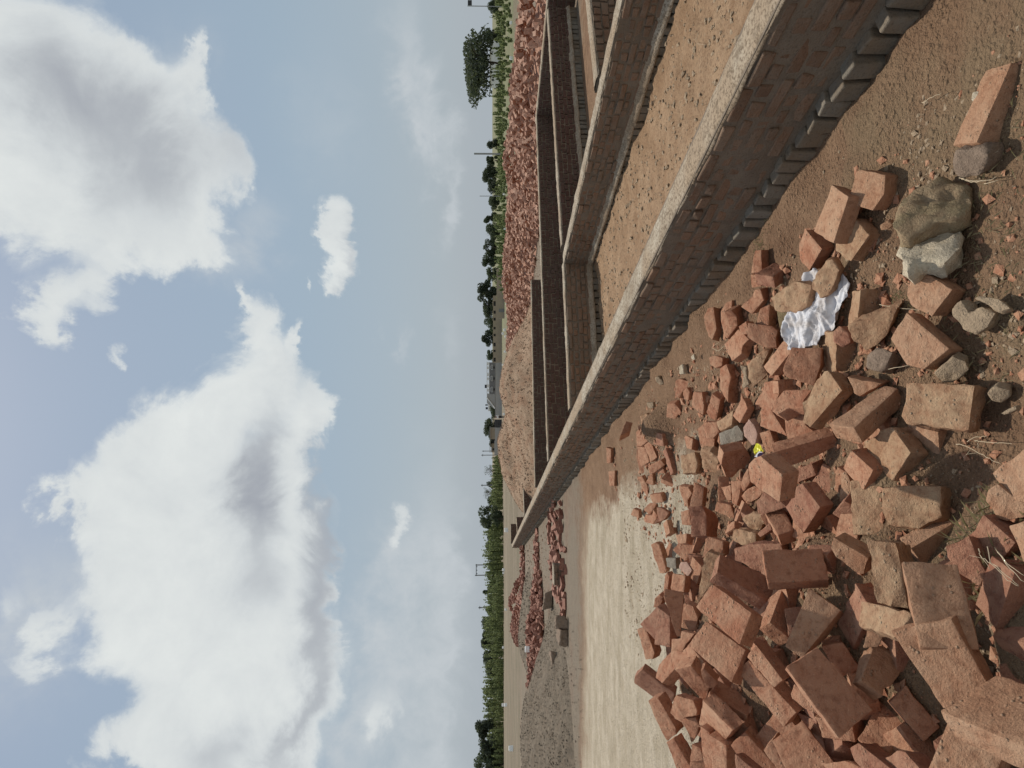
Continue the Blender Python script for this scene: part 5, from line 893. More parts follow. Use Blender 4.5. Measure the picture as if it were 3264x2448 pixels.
def cap_mat():
    m,t,b=pbsdf('cement cap'); pos=t('ShaderNodeNewGeometry').outputs['Position']
    a=t.noise(pos,5,6,.7).outputs[0]; f=t.noise(pos,60,5,.7).outputs[0]; g=t.noise(pos,1.3,3).outputs[0]
    col=t.mix(t.ramp(a,[(.35,0),(.6,1)]),(.29,.225,.155),(.46,.395,.30))
    col=t.mix(t.ramp(g,[(.45,0),(.58,.9)]),col,(.36,.265,.175)); col=t.mix(t.ramp(t.noise(pos,11,5,.7).outputs[0],[(.55,0),(.66,.8)]),col,(.20,.15,.10))
    col=t.mix(t.m('MULTIPLY',t.ramp(f,[(.40,1),(.53,0)]),.9),col,(.16,.115,.072))
    t.l.new(col,b.inputs['Base Color']); bump(t,b,t.m('ADD',a,t.m('MULTIPLY',f,.8)),.8,.012); return m
M['cap']=cap_mat()
def wall_mat(name,bc1,bc2,mc,smear):
    m,t,b=pbsdf(name); pos=t('ShaderNodeNewGeometry').outputs['Position']
    a=t.noise(pos,7,6,.65).outputs[0]; f=t.noise(pos,70,4,.7).outputs[0]; g=t.noise(pos,2.2,3).outputs[0]; k=t.noise(pos,4.3,2).outputs[0]
    ri=t('ShaderNodeNewGeometry').outputs['Random Per Island']; col=t.mix(t.m('ADD',t.m('MULTIPLY',t.ramp(k,[(.35,0),(.62,1)]),.45),t.m('MULTIPLY',ri,.55)),bc1,bc2)
    col=t.mix(t.m('MULTIPLY',t.ramp(t.m('ADD',t.m('MULTIPLY',a,.6),t.m('MULTIPLY',g,.4)),[(.42,0),(.60,1)]),smear),col,mc)
    col=t.mix(t.m('MULTIPLY',t.ramp(f,[(.33,1),(.45,0)]),.5),col,tuple(x*.4 for x in bc1))
    t.l.new(col,b.inputs['Base Color']); bump(t,b,t.m('ADD',a,t.m('MULTIPLY',f,.5)),.9,.014); return m
M['wb']=wall_mat('wall bricks',(.145,.088,.056),(.26,.150,.09),(.22,.17,.122),.7)
M['wm']=wall_mat('wall mortar',(.17,.13,.092),(.235,.185,.135),(.13,.098,.07),.6)
M['wf']=wall_mat('grey footing bricks',(.14,.118,.088),(.25,.22,.175),(.21,.15,.095),.85)
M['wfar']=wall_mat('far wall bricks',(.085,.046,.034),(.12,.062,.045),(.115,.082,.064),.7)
def simple(name,c,rough=.8,var=.25,scale=3.,metal=0):
    m,t,b=pbsdf(name,rough); pos=t('ShaderNodeTexCoord').outputs['Object']
    a=t.noise(pos,scale,5,.6).outputs[0]
    t.l.new(t.mix(a,tuple(x*(1-var) for x in c),tuple(min(1,x*(1+var)) for x in c)),b.inputs['Base Color']); b.inputs['Metallic'].default_value=metal
    return m
def ground_mat():
    m,t,b=pbsdf('ground',.95); P=t('ShaderNodeNewGeometry').outputs['Position']; sp=t('ShaderNodeSeparateXYZ',{0:P}).outputs; x,y=sp[0],sp[1]
    nb=t.noise(P,.55,5,.6).outputs[0]; nm=t.noise(P,4.5,7,.65).outputs[0]; nf=t.noise(P,45,6,.7).outputs[0]; nl=t.noise(P,.08,4).outputs[0]
    vo=t('ShaderNodeTexVoronoi',{'Scale':42.,'Randomness':1.}); t.l.new(P,vo.inputs['Vector']); vo2=t('ShaderNodeTexVoronoi',{'Scale':110.}); t.l.new(P,vo2.inputs['Vector'])
    wob=t.m('MULTIPLY',t.m('SUBTRACT',t.m('ADD',t.m('MULTIPLY',nb,.6),t.m('MULTIPLY',nm,.4)),.5),5.0)
    dirt=t.mix(t.ramp(nm,[(.35,0),(.65,1)]),(.195,.108,.060),(.31,.19,.112))
    dirt=t.mix(t.ramp(nb,[(.4,0),(.62,.75)]),dirt,(.275,.168,.095))
    green=t.m('MULTIPLY',t.ramp(t.noise(P,1.6,4,.6).outputs[0],[(.46,0),(.6,1)]),t.ramp(y,[(.0,1),(.02,1)]))
    nearr=t.m('MULTIPLY',t.m('LESS_THAN',y,2.7),green); dirt=t.mix(t.m('MULTIPLY',nearr,.55),dirt,(.26,.19,.11))
    # pale sand strip
    sandc=t.mix(t.ramp(nm,[(.3,0),(.7,1)]),(.46,.375,.262),(.64,.545,.41))
    stretch=t('ShaderNodeMapping',{'Scale':(.6,2.6,1.)}); t.l.new(P,stretch.inputs[0]); st=t.noise(stretch.outputs[0],1.3,6,.65).outputs[0]
    sandc=t.mix(t.ramp(st,[(.36,.55),(.56,0)]),sandc,(.34,.27,.175))
    e1=t.m('ADD',t.m('SUBTRACT',10.9,y),t.m('MULTIPLY',wob,-.9))               # in front of the brick rows
    e2=t.m('ADD',t.m('SUBTRACT',t.m('MULTIPLY_ADD',y,-.325,1.25),x),t.m('MULTIPLY',wob,.35)) # left of the wall strip
    e3=t.m('ADD',t.m('SUBTRACT',y,4.6),wob)
    sm=t.m('MULTIPLY',t.m('MULTIPLY',t.ramp(e1,[(0,0),(.95,1)]),t.ramp(e2,[(0,0),(.35,1)])),t.ramp(e3,[(0,0),(.3,1)]))
    col=t.mix(sm,dirt,sandc)
    # beyond the sand: brick dust, then dry tan field
    pinkd=t.mix(t.ramp(nm,[(.4,0),(.6,1)]),(.22,.135,.09),(.27,.19,.13)); greyd=t.mix(nm,(.20,.155,.11),(.29,.235,.17))
    pinkd=t.mix(t.ramp(nb,[(.34,.25),(.52,1)]),pinkd,greyd)
    col=t.mix(t.ramp(t.m('ADD',t.m('SUBTRACT',y,10.5),t.m('MULTIPLY',wob,.9)),[(0,0),(.95,1)]),col,pinkd)
    field=t.mix(t.ramp(nl,[(.4,0),(.6,1)]),(.20,.155,.105),(.255,.20,.14))
    field=t.mix(t.ramp(t.noise(P,.35,6,.7).outputs[0],[(.42,0),(.6,.6)]),field,(.16,.14,.085))
    y1=t.m('MULTIPLY',y,.01)
    col=t.mix(t.ramp(t.m('ADD',y1,t.m('MULTIPLY',wob,.02)),[(.30,0),(.36,1)]),col,field)
    grass=t.m('MULTIPLY',t.ramp(t.m('MULTIPLY',x,.01),[(.0,0),(.12,1)]),t.ramp(t.m('ADD',y1,t.m('MULTIPLY',nl,.3)),[(.5,0),(.65,1)]))
    col=t.mix(t.m('MULTIPLY',grass,t.ramp(t.noise(P,.25,6,.75).outputs[0],[(.4,0),(.55,.9)])),col,(.17,.19,.09))
    # grit
    gm=t.ramp(y1,[(.10,1),(.25,.3)])
    spk=t.ramp(t.noise(P,130,3,.7).outputs[0],[(.62,0),(.70,1)]); col=t.mix(t.m('MULTIPLY',t.m('MULTIPLY',spk,gm),.5),col,(.5,.4,.28))
    cr=t.m('MULTIPLY',t.ramp(nf,[(.32,1),(.45,0)]),gm); col=t.mix(t.m('MULTIPLY',cr,.6),col,(.10,.06,.035))
    t.l.new(col,b.inputs['Base Color'])
    h=t.m('ADD',t.m('ADD',t.m('MULTIPLY',nm,1.6),t.m('MULTIPLY',nf,.9)),t.m('ADD',t.m('MULTIPLY',t.ramp(vo.outputs[0],[(.0,1),(.45,0)]),.5),t.m('MULTIPLY',t.ramp(vo2.outputs[0],[(0,1),(.5,0)]),.22)))
    bump(t,b,h,1.0,.03)
    return m
M['ground']=ground_mat()
def fill_mat():
    m,t,b=pbsdf('sandy fill'); P=t('ShaderNodeNewGeometry').outputs['Position']
    a=t.noise(P,3,6,.65).outputs[0]; f=t.noise(P,40,6,.7).outputs[0]; g=t.noise(P,150,3,.7).outputs[0]
    col=t.mix(t.ramp(a,[(.35,0),(.65,1)]),(.27,.16,.085),(.39,.255,.15))
    col=t.mix(t.m('MULTIPLY',t.ramp(f,[(.36,1),(.5,0)]),.75),col,(.15,.085,.045)); col=t.mix(t.m('MULTIPLY',t.ramp(g,[(.6,0),(.68,1)]),.6),col,(.6,.47,.32))
    t.l.new(col,b.inputs['Base Color']); bump(t,b,t.m('ADD',a,t.m('ADD',f,t.m('MULTIPLY',g,.4))),.9,.02); return m
M['fill']=fill_mat()
def leaf_mat(name,c1,c2,scale=.8,tr=.3):
    m,t,b=pbsdf(name,.75); P=t('ShaderNodeNewGeometry'); oi=t('ShaderNodeObjectInfo').outputs['Random']
    a=t.noise(P.outputs['Position'],scale,4,.7).outputs[0]; ri=P.outputs['Random Per Island']
    f=t.m('ADD',t.m('MULTIPLY',t.ramp(a,[(.3,0),(.7,1)]),.6),t.m('MULTIPLY',ri,.4))
    col=t.mix(f,c1,c2); col=t.mix(t.m('MULTIPLY',oi,.35),col,tuple((x+y)/2.6 for x,y in zip(c1,c2)))
    t.l.new(col,b.inputs['Base Color'])
    tl=t('ShaderNodeBsdfTranslucent'); t.l.new(t.mix(.35,col,(.24,.28,.10)),tl.inputs[0]); mx=t('ShaderNodeMixShader'); mx.inputs[0].default_value=tr
    t.l.new(b.outputs[0],mx.inputs[1]); t.l.new(tl.outputs[0],mx.inputs[2]); t.l.new(mx.outputs[0],t.n['Material Output'].inputs[0]); return m
M['leaf']=leaf_mat('tree leaves',(.05,.068,.042),(.10,.125,.075))
M['leafd']=leaf_mat('dark tree leaves',(.04,.053,.038),(.08,.096,.062))
M['scrub']=leaf_mat('scrub leaves',(.13,.17,.07),(.33,.36,.17),.12,.45)
M['bark']=simple('bark',(.12,.09,.07)); M['twig']=simple('dry straw',(.50,.40,.27),.8,.2,30)
M['plaster']=simple('grey plaster',(.36,.35,.33),.9,.12,.6); M['plasterd']=simple('dark grey plaster',(.20,.195,.19),.9,.1,.6)
M['whitep']=simple('white paint',(.72,.71,.68),.7,.06,2); M['tanwall']=simple('tan compound wall',(.33,.27,.20),.9,.2,.8)
M['darkp']=simple('dark metal',(.045,.045,.05),.5,.3,2); M['glass']=simple('dark window',(.03,.03,.03),.3,.2,1)
M['pole']=simple('concrete pole',(.30,.30,.29),.8,.15,2); M['stonew']=simple('whitewashed stone',(.85,.84,.80),.85,.1,3)
M['skin']=simple('skin',(.25,.14,.09),.6,.1,5); M['shirt']=simple('white shirt',(.75,.74,.72),.8,.05,5); M['trous']=simple('dark trousers',(.03,.03,.035),.8,.1,5); M['hair']=simple('black hair',(.012,.01,.01),.6,.1,5)
build_world()
rng=random.Random(7)
# ------------------------------------------------------------------ near brick heap: supporting earth profile
PC=[]
for i,p in D['P'].items():
    v=np.array(p['v']); e=np.array(p['e']); c=v.mean(0)
    PC.append((c[0],c[1],min(v[:,2].mean(),c[2])-abs(e[2])*.6-.06))
for i,p in D['RK'].items():
    v=np.array(p['v']); c=v.mean(0); PC.append((c[0],c[1],.0))
PC=np.array([p for p in PC if p[1]>1.35])
def mound(x,y):
    d2=(PC[:,0]-x)**2+(PC[:,1]-y)**2; w=np.exp(-d2/.022); s=w.sum()
    h=(w@np.maximum(PC[:,2],0))/(s+.25)
    return float(max(h,0))
# ------------------------------------------------------------------ ground sheet
def axis(segs):
    out=[]
    for a,b,st in segs:
        n=max(1,int(round((b-a)/st))); out+=[a+(b-a)*i/n for i in range(n)]
    out.append(segs[-1][1]); return out
xs=axis([(-2200,-400,300),(-400,-100,50),(-100,-20,8),(-20,-6,.7),(-6,-3.6,.16),(-3.6,3.0,.045),(3.0,6,.2),(6,20,1),(20,100,8),(100,400,50),(400,2200,300)])
ys=axis([(-200,-20,30),(-20,-1,1.5),(-1,.6,.2),(.6,5.2,.045),(5.2,9,.1),(9,16,.35),(16,40,2),(40,200,10),(200,2400,200)])
def micro(x,y):
    return .012*noise.noise((x*2.2,y*2.2,0))+.008*noise.noise((x*7,y*7,3))+.005*noise.noise((x*19,y*19,5))+.003*noise.noise((x*45,y*45,9))
gv=[]
for y in ys:
    for x in xs:
        z=gz(x,y)
        if -7<x<4 and .3<y<12:
            z+=micro(x,y)*1.3
            e_=2.06-.336*y-x
            if -.15<e_<.45: z+=max(0,.05*(1-max(e_,0)/.45)*(.35+1.3*noise.noise((x*3,y*3,6))))
            if -4<x<2.2 and y<7.5: z=z+mound(x,y)+.01*noise.noise((x*14,y*14,2))
        gv.append((x,y,z))
nx=len(xs); gf=[(j*nx+i,j*nx+i+1,(j+1)*nx+i+1,(j+1)*nx+i) for j in range(len(ys)-1) for i in range(nx-1)]
g=link('ground',mesh('ground',gv,gf),M['ground']); tag(g,kind='structure'); shade(g.data,180)
# ------------------------------------------------------------------ brick walls of the plinth
def lin(a,b,t): return a+(b-a)*t
def build_wall(name,p0,p1,th,h,label,lmat='cap',pitch=.235,foot=True,ledge=True,detail=True,seed=0,z0=None,mat='wb',facesides=(1,-1),cap=True,jf=1.):
    rg=random.Random(seed); a=Vector((*p0,0)); b=Vector((*p1,0)); d=(b-a); L=d.length; d.normalize(); n=Vector((-d.y,d.x,0))
    root=empty(name,(a.x,a.y,0)); tag(root,label,'brick wall')
    A=a
    def zz(s): p=a+d*s; return gz(p.x,p.y) if z0 is None else z0
    rz=math.atan2(d.y,d.x)
    core=MB(); seg=max(1,int(L/1.2))
    for i in range(seg):
        s0,s1=L*i/seg,L*(i+1)/seg
        v=[]; 
        for s in (s0,s1):
            z=zz(s)
            for q in (-1,1):
                for k in (-.1,h-.012): v.append(d*s+n*q*(th/2-.004)+Vector((0,0,z+k)))
        core.add(v,((0,1,5,4),(2,6,7,3),(1,3,7,5)))
        if i==0: core.add(v[:4],((0,2,3,1),))
        if i==seg-1: core.add(v[4:],((0,1,3,2),))
    if detail:
        for q in facesides[:1]:
            n2=int(L/.05); rr=10; v=[]
            for i in range(n2+1):
                s=L*i/n2; z=zz(s); X_=a.x+d.x*s; Y_=a.y+d.y*s
                for k in range(rr+1):
                    zk=.12+(h-.02-.12)*k/rr if foot else (h-.02)*k/rr
                    of=.0015+.012*noise.noise((X_*3.5+seed,Y_*3.5,zk*7))+.010*noise.noise((X_*13,Y_*13,zk*16+seed))
                    v.append(d*s+n*q*(th/2+of)+Vector((0,0,z+zk)))
            f=[(i*(rr+1)+k,i*(rr+1)+k+1,(i+1)*(rr+1)+k+1,(i+1)*(rr+1)+k) for i in range(n2) for k in range(rr)]
            sm_=MB(); sm_.add(v,f if q>0 else [x[::-1] for x in f]); sm_.build('smeared_mortar',M['wm'],root,180)
    core.build('mortar_core',M['wm'],root)
    bk=MB(); f0=.15 if foot else 0.; rows=5 if foot else 6; hc=(h-.03-f0)/rows
    for q in facesides:
        for r in range(rows):
            zc=f0+hc*(r+.5)+.002; s=-rg.random()*.2; hdr=(r%2==1)
            while s<L-.03:
                w=(.105 if hdr else .215)*rg.uniform(.86,1.08); s0=max(0.012,s); s1=min(L-.012,s+w)
                if s1-s0>.03:
                    out=rg.uniform(.002,.018)*jf; p=d*((s0+s1)/2)+n*q*(th/2-.03+out)+Vector((0,0,zz(s)+zc+rg.uniform(-.006,.006)))
                    bk.box(p,(s1-s0-.012-rg.random()*.012,.06,hc-rg.uniform(.008,.026)),rz+rg.uniform(-.02,.02),.006*jf,rg)
                s+=w+.012
    # end faces
    for s in (0,L):
        for r in range(rows):
            zc=f0+hc*(r+.5)+.006
            for k in ((-.5,.5) if r%2 else (0,)):
                ww=(th/2-.02) if r%2 else th-.03
                bk.box(d*s+n*k*th*.5+d*(-.022 if s else .022)+Vector((0,0,zz(s)+zc)),(.055,ww,hc-.02),rz,.004,rg)
    ob=bk.build('brickwork',M[mat],root)
    if detail:
        md=ob.modifiers.new('b','BEVEL'); md.width=.008; md.segments=2; md.limit_method='ANGLE'
    if foot:
        ft=MB()
        for q in facesides:
            s=0
            while s<L-.05:
                w=rg.uniform(.080,.112); p=d*(s+w/2)+n*q*(th/2-.016+rg.uniform(-.014,.012))+Vector((0,0,zz(s)+.052+rg.uniform(-.008,.006)))
                ft.box(p,(w-.012,.13,.155+rg.uniform(-.02,.014)),rz+rg.uniform(-.07,.07),.010,rg); s+=w+rg.uniform(.002,.015)
        fo=ft.build('footing',M['wf'],root)
        md=fo.modifiers.new('b','BEVEL'); md.width=.008; md.segments=2; md.limit_method='ANGLE'
    if ledge:
        le=MB(); n2=max(2,int(L/.12))
        for q in facesides:
            v=[]; 
            for i in range(n2+1):
                s=L*i/n2; z=zz(s); o=rg.uniform(-.01,.01)
                for (o1,zz1) in ((th/2-.006,.205),(th/2+.03,.17),(th/2+.068+o,.137),(th/2+.06+o,.118)): v.append(d*s+n*q*o1+Vector((0,0,z+zz1+rg.uniform(-.006,.006))))
            f=[(i*4+k,i*4+k+1,(i+1)*4+k+1,(i+1)*4+k) for i in range(n2) for k in range(3)]
            le.add(v,f if q>0 else [x[::-1] for x in f])
        le.build('mortar_ledge',M[lmat],root,180)
    if cap:
        cp=MB(); n2=max(2,int(L/.06)) if L<20 else int(L/.09); cols=7; v=[]
        for i in range(n2+1):
            s=L*i/n2; z=zz(s)+h
            for k in range(cols):
                u=(k/(cols-1)-.5); edge=abs(u)*2; P0=a+d*s+n*u*th
                hgt=.009*noise.noise((P0.x*6,P0.y*6,1))+.006*noise.noise((P0.x*19,P0.y*19,4))
                wob=.016*noise.noise((P0.x*4,P0.y*4,7*(1 if u>0 else -1)))+.008*noise.noise((P0.x*15,P0.y*15,7*(1 if u>0 else -1)))
                off=u*(th+.008)+(wob*(1 if u>0 else -1) if edge>.9 else 0)
                v.append(d*s+n*off*.97+Vector((0,0,z+hgt-(.020 if edge>.9 else .004 if edge>.6 else 0))))
        f=[(i*cols+k,(i+1)*cols+k,(i+1)*cols+k+1,i*cols+k+1) for i in range(n2) for k in range(cols-1)]
        # rim going down the sides
        for k,sg in ((0,1),(cols-1,-1)):
            b0=len(v)
            for i in range(n2+1): p=v[i*cols+k]; v.append(Vector((p[0],p[1],p[2]-.006-.016*abs(noise.noise((i*.7,k,seed))))))
            for i in range(n2): q=(i*cols+k,b0+i,b0+i+1,(i+1)*cols+k); f.append(q if sg>0 else q[::-1])
        cp.add(v,f); cp.build('mortar_cap',M['cap'],root,180)
    return root
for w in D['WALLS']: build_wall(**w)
# sandy fill inside the first room
def patch(name,poly_fn,x0,x1,y0,y1,st,zf,mat,**k):
    xs=np.arange(x0,x1,st); ys=np.arange(y0,y1,st); idx={}; v=[]; f=[]
    for j,y in enumerate(ys):
        for i,x in enumerate(xs):
            if poly_fn(x,y): idx[i,j]=len(v); v.append((x,y,zf(x,y)))
    for j in range(len(ys)-1):
        for i in range(len(xs)-1):
            q=[(i,j),(i+1,j),(i+1,j+1),(i,j+1)]
            if all(c in idx for c in q): f.append([idx[c] for c in q])
    o=link(name,mesh(name,v,f),M[mat]); tag(o,**k); shade(o.data,180); return o
fx=D['FILL']
def fillz(x,y):
    u=x+fx['k']*y; e=min(abs(u-fx['a']),abs(u-fx['b'])); 
    return .05+.04*noise.noise((x*1.1,y*1.1,0))+.022*noise.noise((x*5,y*5,0))+.016*noise.noise((x*13,y*13,0))+.009*noise.noise((x*31,y*31,0))+.05*max(0,1-e/.3)*(.5+noise.noise((x*2,y*2,8)))
def infill(x,y): return fx['a']-fx['k']*y<x<fx['b']-fx['k']*y
patch('earth_fill',infill,-4,5.5,.5,14,.035,fillz,'fill',kind='structure')
# ------------------------------------------------------------------ pieces of the near heap
def worn(me,rg,bev=.006,amp=.0022,sub=.035,rough=.0,smooth=38):
    bm=bmesh.new(); bm.from_mesh(me); bmesh.ops.recalc_face_normals(bm,faces=bm.faces)
    bmesh.ops.bevel(bm,geom=[e for e in bm.edges],offset=bev,segments=2,profile=.6,affect='EDGES',clamp_overlap=True)
    bmesh.ops.triangulate(bm,faces=[f for f in bm.faces if len(f.verts)>4])
    for _ in range(3):
        es=[e for e in bm.edges if e.calc_length()>sub]
        if not es: break
        bmesh.ops.subdivide_edges(bm,edges=es,cuts=1,use_grid_fill=False)
        bmesh.ops.triangulate(bm,faces=[f for f in bm.faces if len(f.verts)>4])
    bm.normal_update(); sd=rg.random()*100
    for v in bm.verts:
        p=v.co; k=noise.noise((p.x*22+sd,p.y*22,p.z*22))*amp*1.3+noise.noise((p.x*60,p.y*60+sd,p.z*60))*amp*.9+min(0,noise.noise((p.x*11,p.y*11,p.z*11+sd))+.28)*rough
        v.co=p+v.normal*k
    bm.to_mesh(me); bm.free(); me.update(); shade(me,smooth)
def prism(name,fr,ext,mat,bev,amp,rg,label,cat,group=None,rough=.012,taper=.0,smooth=38,sub=.035,solid=None):
    fr=np.array(fr); ext=np.array(ext); c=(fr.mean(0)+ext/2); n=len(fr)
    base=fr.mean(0)+ext
    back=(fr+ext); back=back+(back.mean(0)-back)*taper
    v=np.vstack([fr,back])-c
    f=[tuple(range(n)),tuple(range(2*n-1,n-1,-1))]+[(i,i+n,(i+1)%n+n,(i+1)%n) for i in range(n)]
    me=mesh(name,v,f); worn(me,rg,bev,amp,sub,rough,smooth)
    o=link(name,me,mat); o.location=tuple(c); tag(o,label,cat,group); return o
rp=random.Random(11)
for i,p in D['P'].items():
    kind=p['m']; fr=np.array(p['v']); fr=fr.mean(0)+(fr-fr.mean(0))*1.05; ps=len(fr)!=4
    size=max(np.linalg.norm(np.array(fr)-np.mean(fr,0),axis=1))
    prism('broken_brick' if ps else 'brick',fr,p['e'],M[kind],min(.0055,size*.06),.0032 if kind!='mud' else .007,rp,p['l'],'brick',None,.008 if not ps else .018,0,38,.024 if size<.12 else .028)
for i,p in D['RK'].items():
    fr=np.array(p['v']); fr=fr.mean(0)+(fr-fr.mean(0))*1.06; size=max(np.linalg.norm(fr-fr.mean(0),axis=1))
    prism(p['n'],fr,p['e'],M[p['m']],size*.22,size*.075,rp,p['l'],p['c'],None,size*.06,.15,60,max(.012,size*.18))
# bricks that lie deeper in the heap
rf=random.Random(5); var=[]
for k in range(6):
    L_,W_,H_=rf.choice([(.225,.108,.072),(.225,.108,.072),(.13,.108,.072),(.16,.105,.07)])
    mb=MB(); mb.box((0,0,0),(L_,W_,H_),0,.006,rf); me=mesh('brick',mb.v,mb.f); worn(me,rf,.006,.0025,.04,.03); me.materials.append(M['dark'] if k%2 else M['red']); var.append(me)
cnt=0; tries=0; placed=[]; SKC=np.mean(np.array(D['SACK']),0)
while cnt<96 and tries<9000:
    tries+=1; k=rf.randrange(len(PC)); x=PC[k,0]+rf.gauss(0,.13); y=PC[k,1]+rf.gauss(0,.16); h=mound(x,y)
    if h<.06 or (x-SKC[0])**2+(y-SKC[1])**2<.03 or any((x-a)**2+(y-b)**2<.0135 for a,b in placed): continue
    o=link('brick',rf.choice(var)); o.location=(x,y,h+(.012 if h>.13 else -.022)); o.rotation_euler=(rf.uniform(-.6,.6),rf.uniform(-.5,.5),rf.uniform(0,6.3))
    ca,cb,cd=camproj(o.location); zone='close to the photo bottom edge' if ca/cd<-.42 else ('in the sparse upper part of the heap' if ca/cd>.02 else ('around the middle right of the heap' if cb/cd>.5 else 'in the left middle part of the heap'))
    tag(o,'brick half buried in a gap '+zone,'brick','half buried bricks '+zone); placed.append((x,y)); cnt+=1
# ------------------------------------------------------------------ bricks of the middle distance and the long heap behind the walls
small=[]
for k in range(8):
    L_=rf.choice([.225,.225,.15,.12,.18]); mb=MB(); mb.box((0,0,0),(L_,.108,.072),0,.008,rf); me=mesh('brick',mb.v,mb.f); small.append(me)
def heap_h(x,y,H): # sum of ridge capsules
    h=0
    for (x0,y0,x1,y1,r,hh) in H:
        dx,dy=x1-x0,y1-y0; t=max(0,min(1,((x-x0)*dx+(y-y0)*dy)/(dx*dx+dy*dy+1e-9))); dd=math.hypot(x-x0-dx*t,y-y0-dy*t)/r
        if dd<1: h=max(h,hh*(1-dd**1.6)*(.85+.3*noise.noise((x*.5,y*.5,r))))
    return h
rest=MB(); restr=MB(); cand=[]
for hp in D['HEAPS']:
    H=hp['ridges']; bb=(min(min(r[0],r[2])-r[4] for r in H),max(max(r[0],r[2])+r[4] for r in H),min(min(r[1],r[3])-r[4] for r in H),max(max(r[1],r[3])+r[4] for r in H))
    rg=random.Random(hp['seed']); n=0; tr=0
    while n<hp['n'] and tr<hp['n']*60:
        tr+=1; x=rg.uniform(bb[0],bb[1]); y=rg.uniform(bb[2],bb[3]); h=heap_h(x,y,H)
        if h<=.02: continue
        n+=1; t=hp['tilt']; z=gz(x,y)+(h if hp['pile'] else rg.random()*h)+.02
        rot=(rg.gauss(0,t),rg.gauss(0,t),rg.uniform(0,6.3))
        a,b,c=camproj((x,y,z)); sz=.2/max(c,.1); inf=abs(a/c)<.63 and b/c<.85
        cand.append((sz if inf else 0,hp,x,y,z,rot,rg.randrange(8),rg.uniform(.85,1.12)))
core={}
cand.sort(key=lambda c:-(c[0]*c[1]['prio'])); NI=D['NIND']
farm=[me.copy() for me in small]; rowm=[me.copy() for me in small]
for a in farm: a.materials.append(M['far'])
for a in rowm: a.materials.append(M['rows'])
for i,(sz,hp,x,y,z,rot,vi,sc) in enumerate(cand):
    ms=farm if hp['mat']=='far' else rowm
    if i<NI:
        o=link('brick',ms[vi]); o.location=(x,y,z); o.rotation_euler=rot; o.scale=(sc,sc,sc); tag(o,hp['label'],'brick',hp['group'])
    else:
        from mathutils import Euler
        Mx=Euler(rot).to_matrix()*sc; vv=[Mx@v.co+Vector((x,y,z)) for v in ms[vi].vertices]; (rest if hp['mat']=='far' else restr).add(vv,[tuple(f.vertices) for f in ms[vi].polygons])
n0=len(rest.f); rest.add(restr.v,restr.f)
o=rest.build('heaped_bricks',M['far']); o.data.materials.append(M['rows']); o.data.polygons.foreach_set('material_index',[0]*n0+[1]*(len(rest.f)-n0))
tag(o,'red bricks tipped in heaps and rows beyond the near walls','bricks',kind='stuff')
for hp in D['HEAPS']:
    if hp['pile']: # rubble core so that no daylight shows through
        H=hp['ridges']; bb=(min(min(r[0],r[2])-r[4] for r in H),max(max(r[0],r[2])+r[4] for r in H),min(min(r[1],r[3])-r[4] for r in H),max(max(r[1],r[3])+r[4] for r in H))
        patch('brick_dust',lambda x,y:heap_h(x,y,H)>0.0,bb[0],bb[1],bb[2],bb[3],.3,lambda x,y:gz(x,y)+heap_h(x,y,H)*.86-.2,'far' if hp['mat']=='far' else 'rows',kind='stuff',label=hp['dust'],cat='brick dust')
# ------------------------------------------------------------------ heaps of soil and gravel
def heap(name,ridges,step,mat,label,cat,amp=.05,kind=None,fr=2.):
    H=ridges; bb=(min(min(r[0],r[2])-r[4] for r in H),max(max(r[0],r[2])+r[4] for r in H),min(min(r[1],r[3])-r[4] for r in H),max(max(r[1],r[3])+r[4] for r in H))
    return patch(name,lambda x,y:True,bb[0],bb[1],bb[2],bb[3],step,lambda x,y:gz(x,y)+(lambda h:h-.06+(amp*(noise.noise((x*fr,y*fr,0))+.6*noise.noise((x*fr*3,y*fr*3,1))+.4*noise.noise((x*fr*7,y*fr*7,2))) if h>0 else 0))(heap_h(x,y,H)),mat,label=label,cat=cat,kind=kind)
M['soil']=stone_mat('tipped soil',(.29,.185,.112),(.40,.28,.185),(.28,.15,.085),6.,.6)
M['gravel']=stone_mat('grey gravel',(.125,.097,.068),(.215,.17,.12),(.17,.125,.085),12.)
for h in D['MOUNDS']: heap(**h)
# scattered stones on gravel heaps and on the near ground
def pebbles(name,pts,mat,label,cat,seed):
    rg=random.Random(seed); mb=MB()
    base=[Vector(v) for v in ((1,0,-.3),(-.5,.87,-.3),(-.5,-.87,-.3),(.5,.6,.5),(-.8,.1,.5),(.4,-.7,.5))]
    F=((0,1,3),(1,4,3),(1,2,4),(2,5,4),(2,0,5),(0,3,5),(3,4,5),(0,2,1))
    for x,y,z,s in pts:
        a=rg.uniform(0,6.3); ca,sa=math.cos(a),math.sin(a); sx,sy,sz=s*rg.uniform(.7,1.4),s*rg.uniform(.6,1.1),s*rg.uniform(.5,.9)
        mb.add([(x+(v.x*ca*sx-v.y*sa*sy)*rg.uniform(.8,1.2),y+(v.x*sa*sx+v.y*ca*sy)*rg.uniform(.8,1.2),z+v.z*sz) for v in base],F)
    o=mb.build(name,mat); tag(o,label,cat,kind='stuff'); return o
rg=random.Random(3); pts=[]
while len(pts)<9000:
    y=.9+rg.random()**1.5*6.5; x=rg.uniform(-1.3,2.1) if y<4 else rg.uniform(-3,1.6)
    if x>2.02-.336*y: continue
    cl=noise.noise((x*2.5,y*2.5,4))
    if rg.random()>.35+cl: continue
    pts.append((x,y,gz(x,y)+micro(x,y)*1.3+mound(x,y)+.001,(.0026+.011*rg.random()**5)*(1+.25*y/3)))
pebbles('grit',pts,M['sand'],'pale grit and crumbs of stone on the trodden dirt','grit',1)
pts=[]
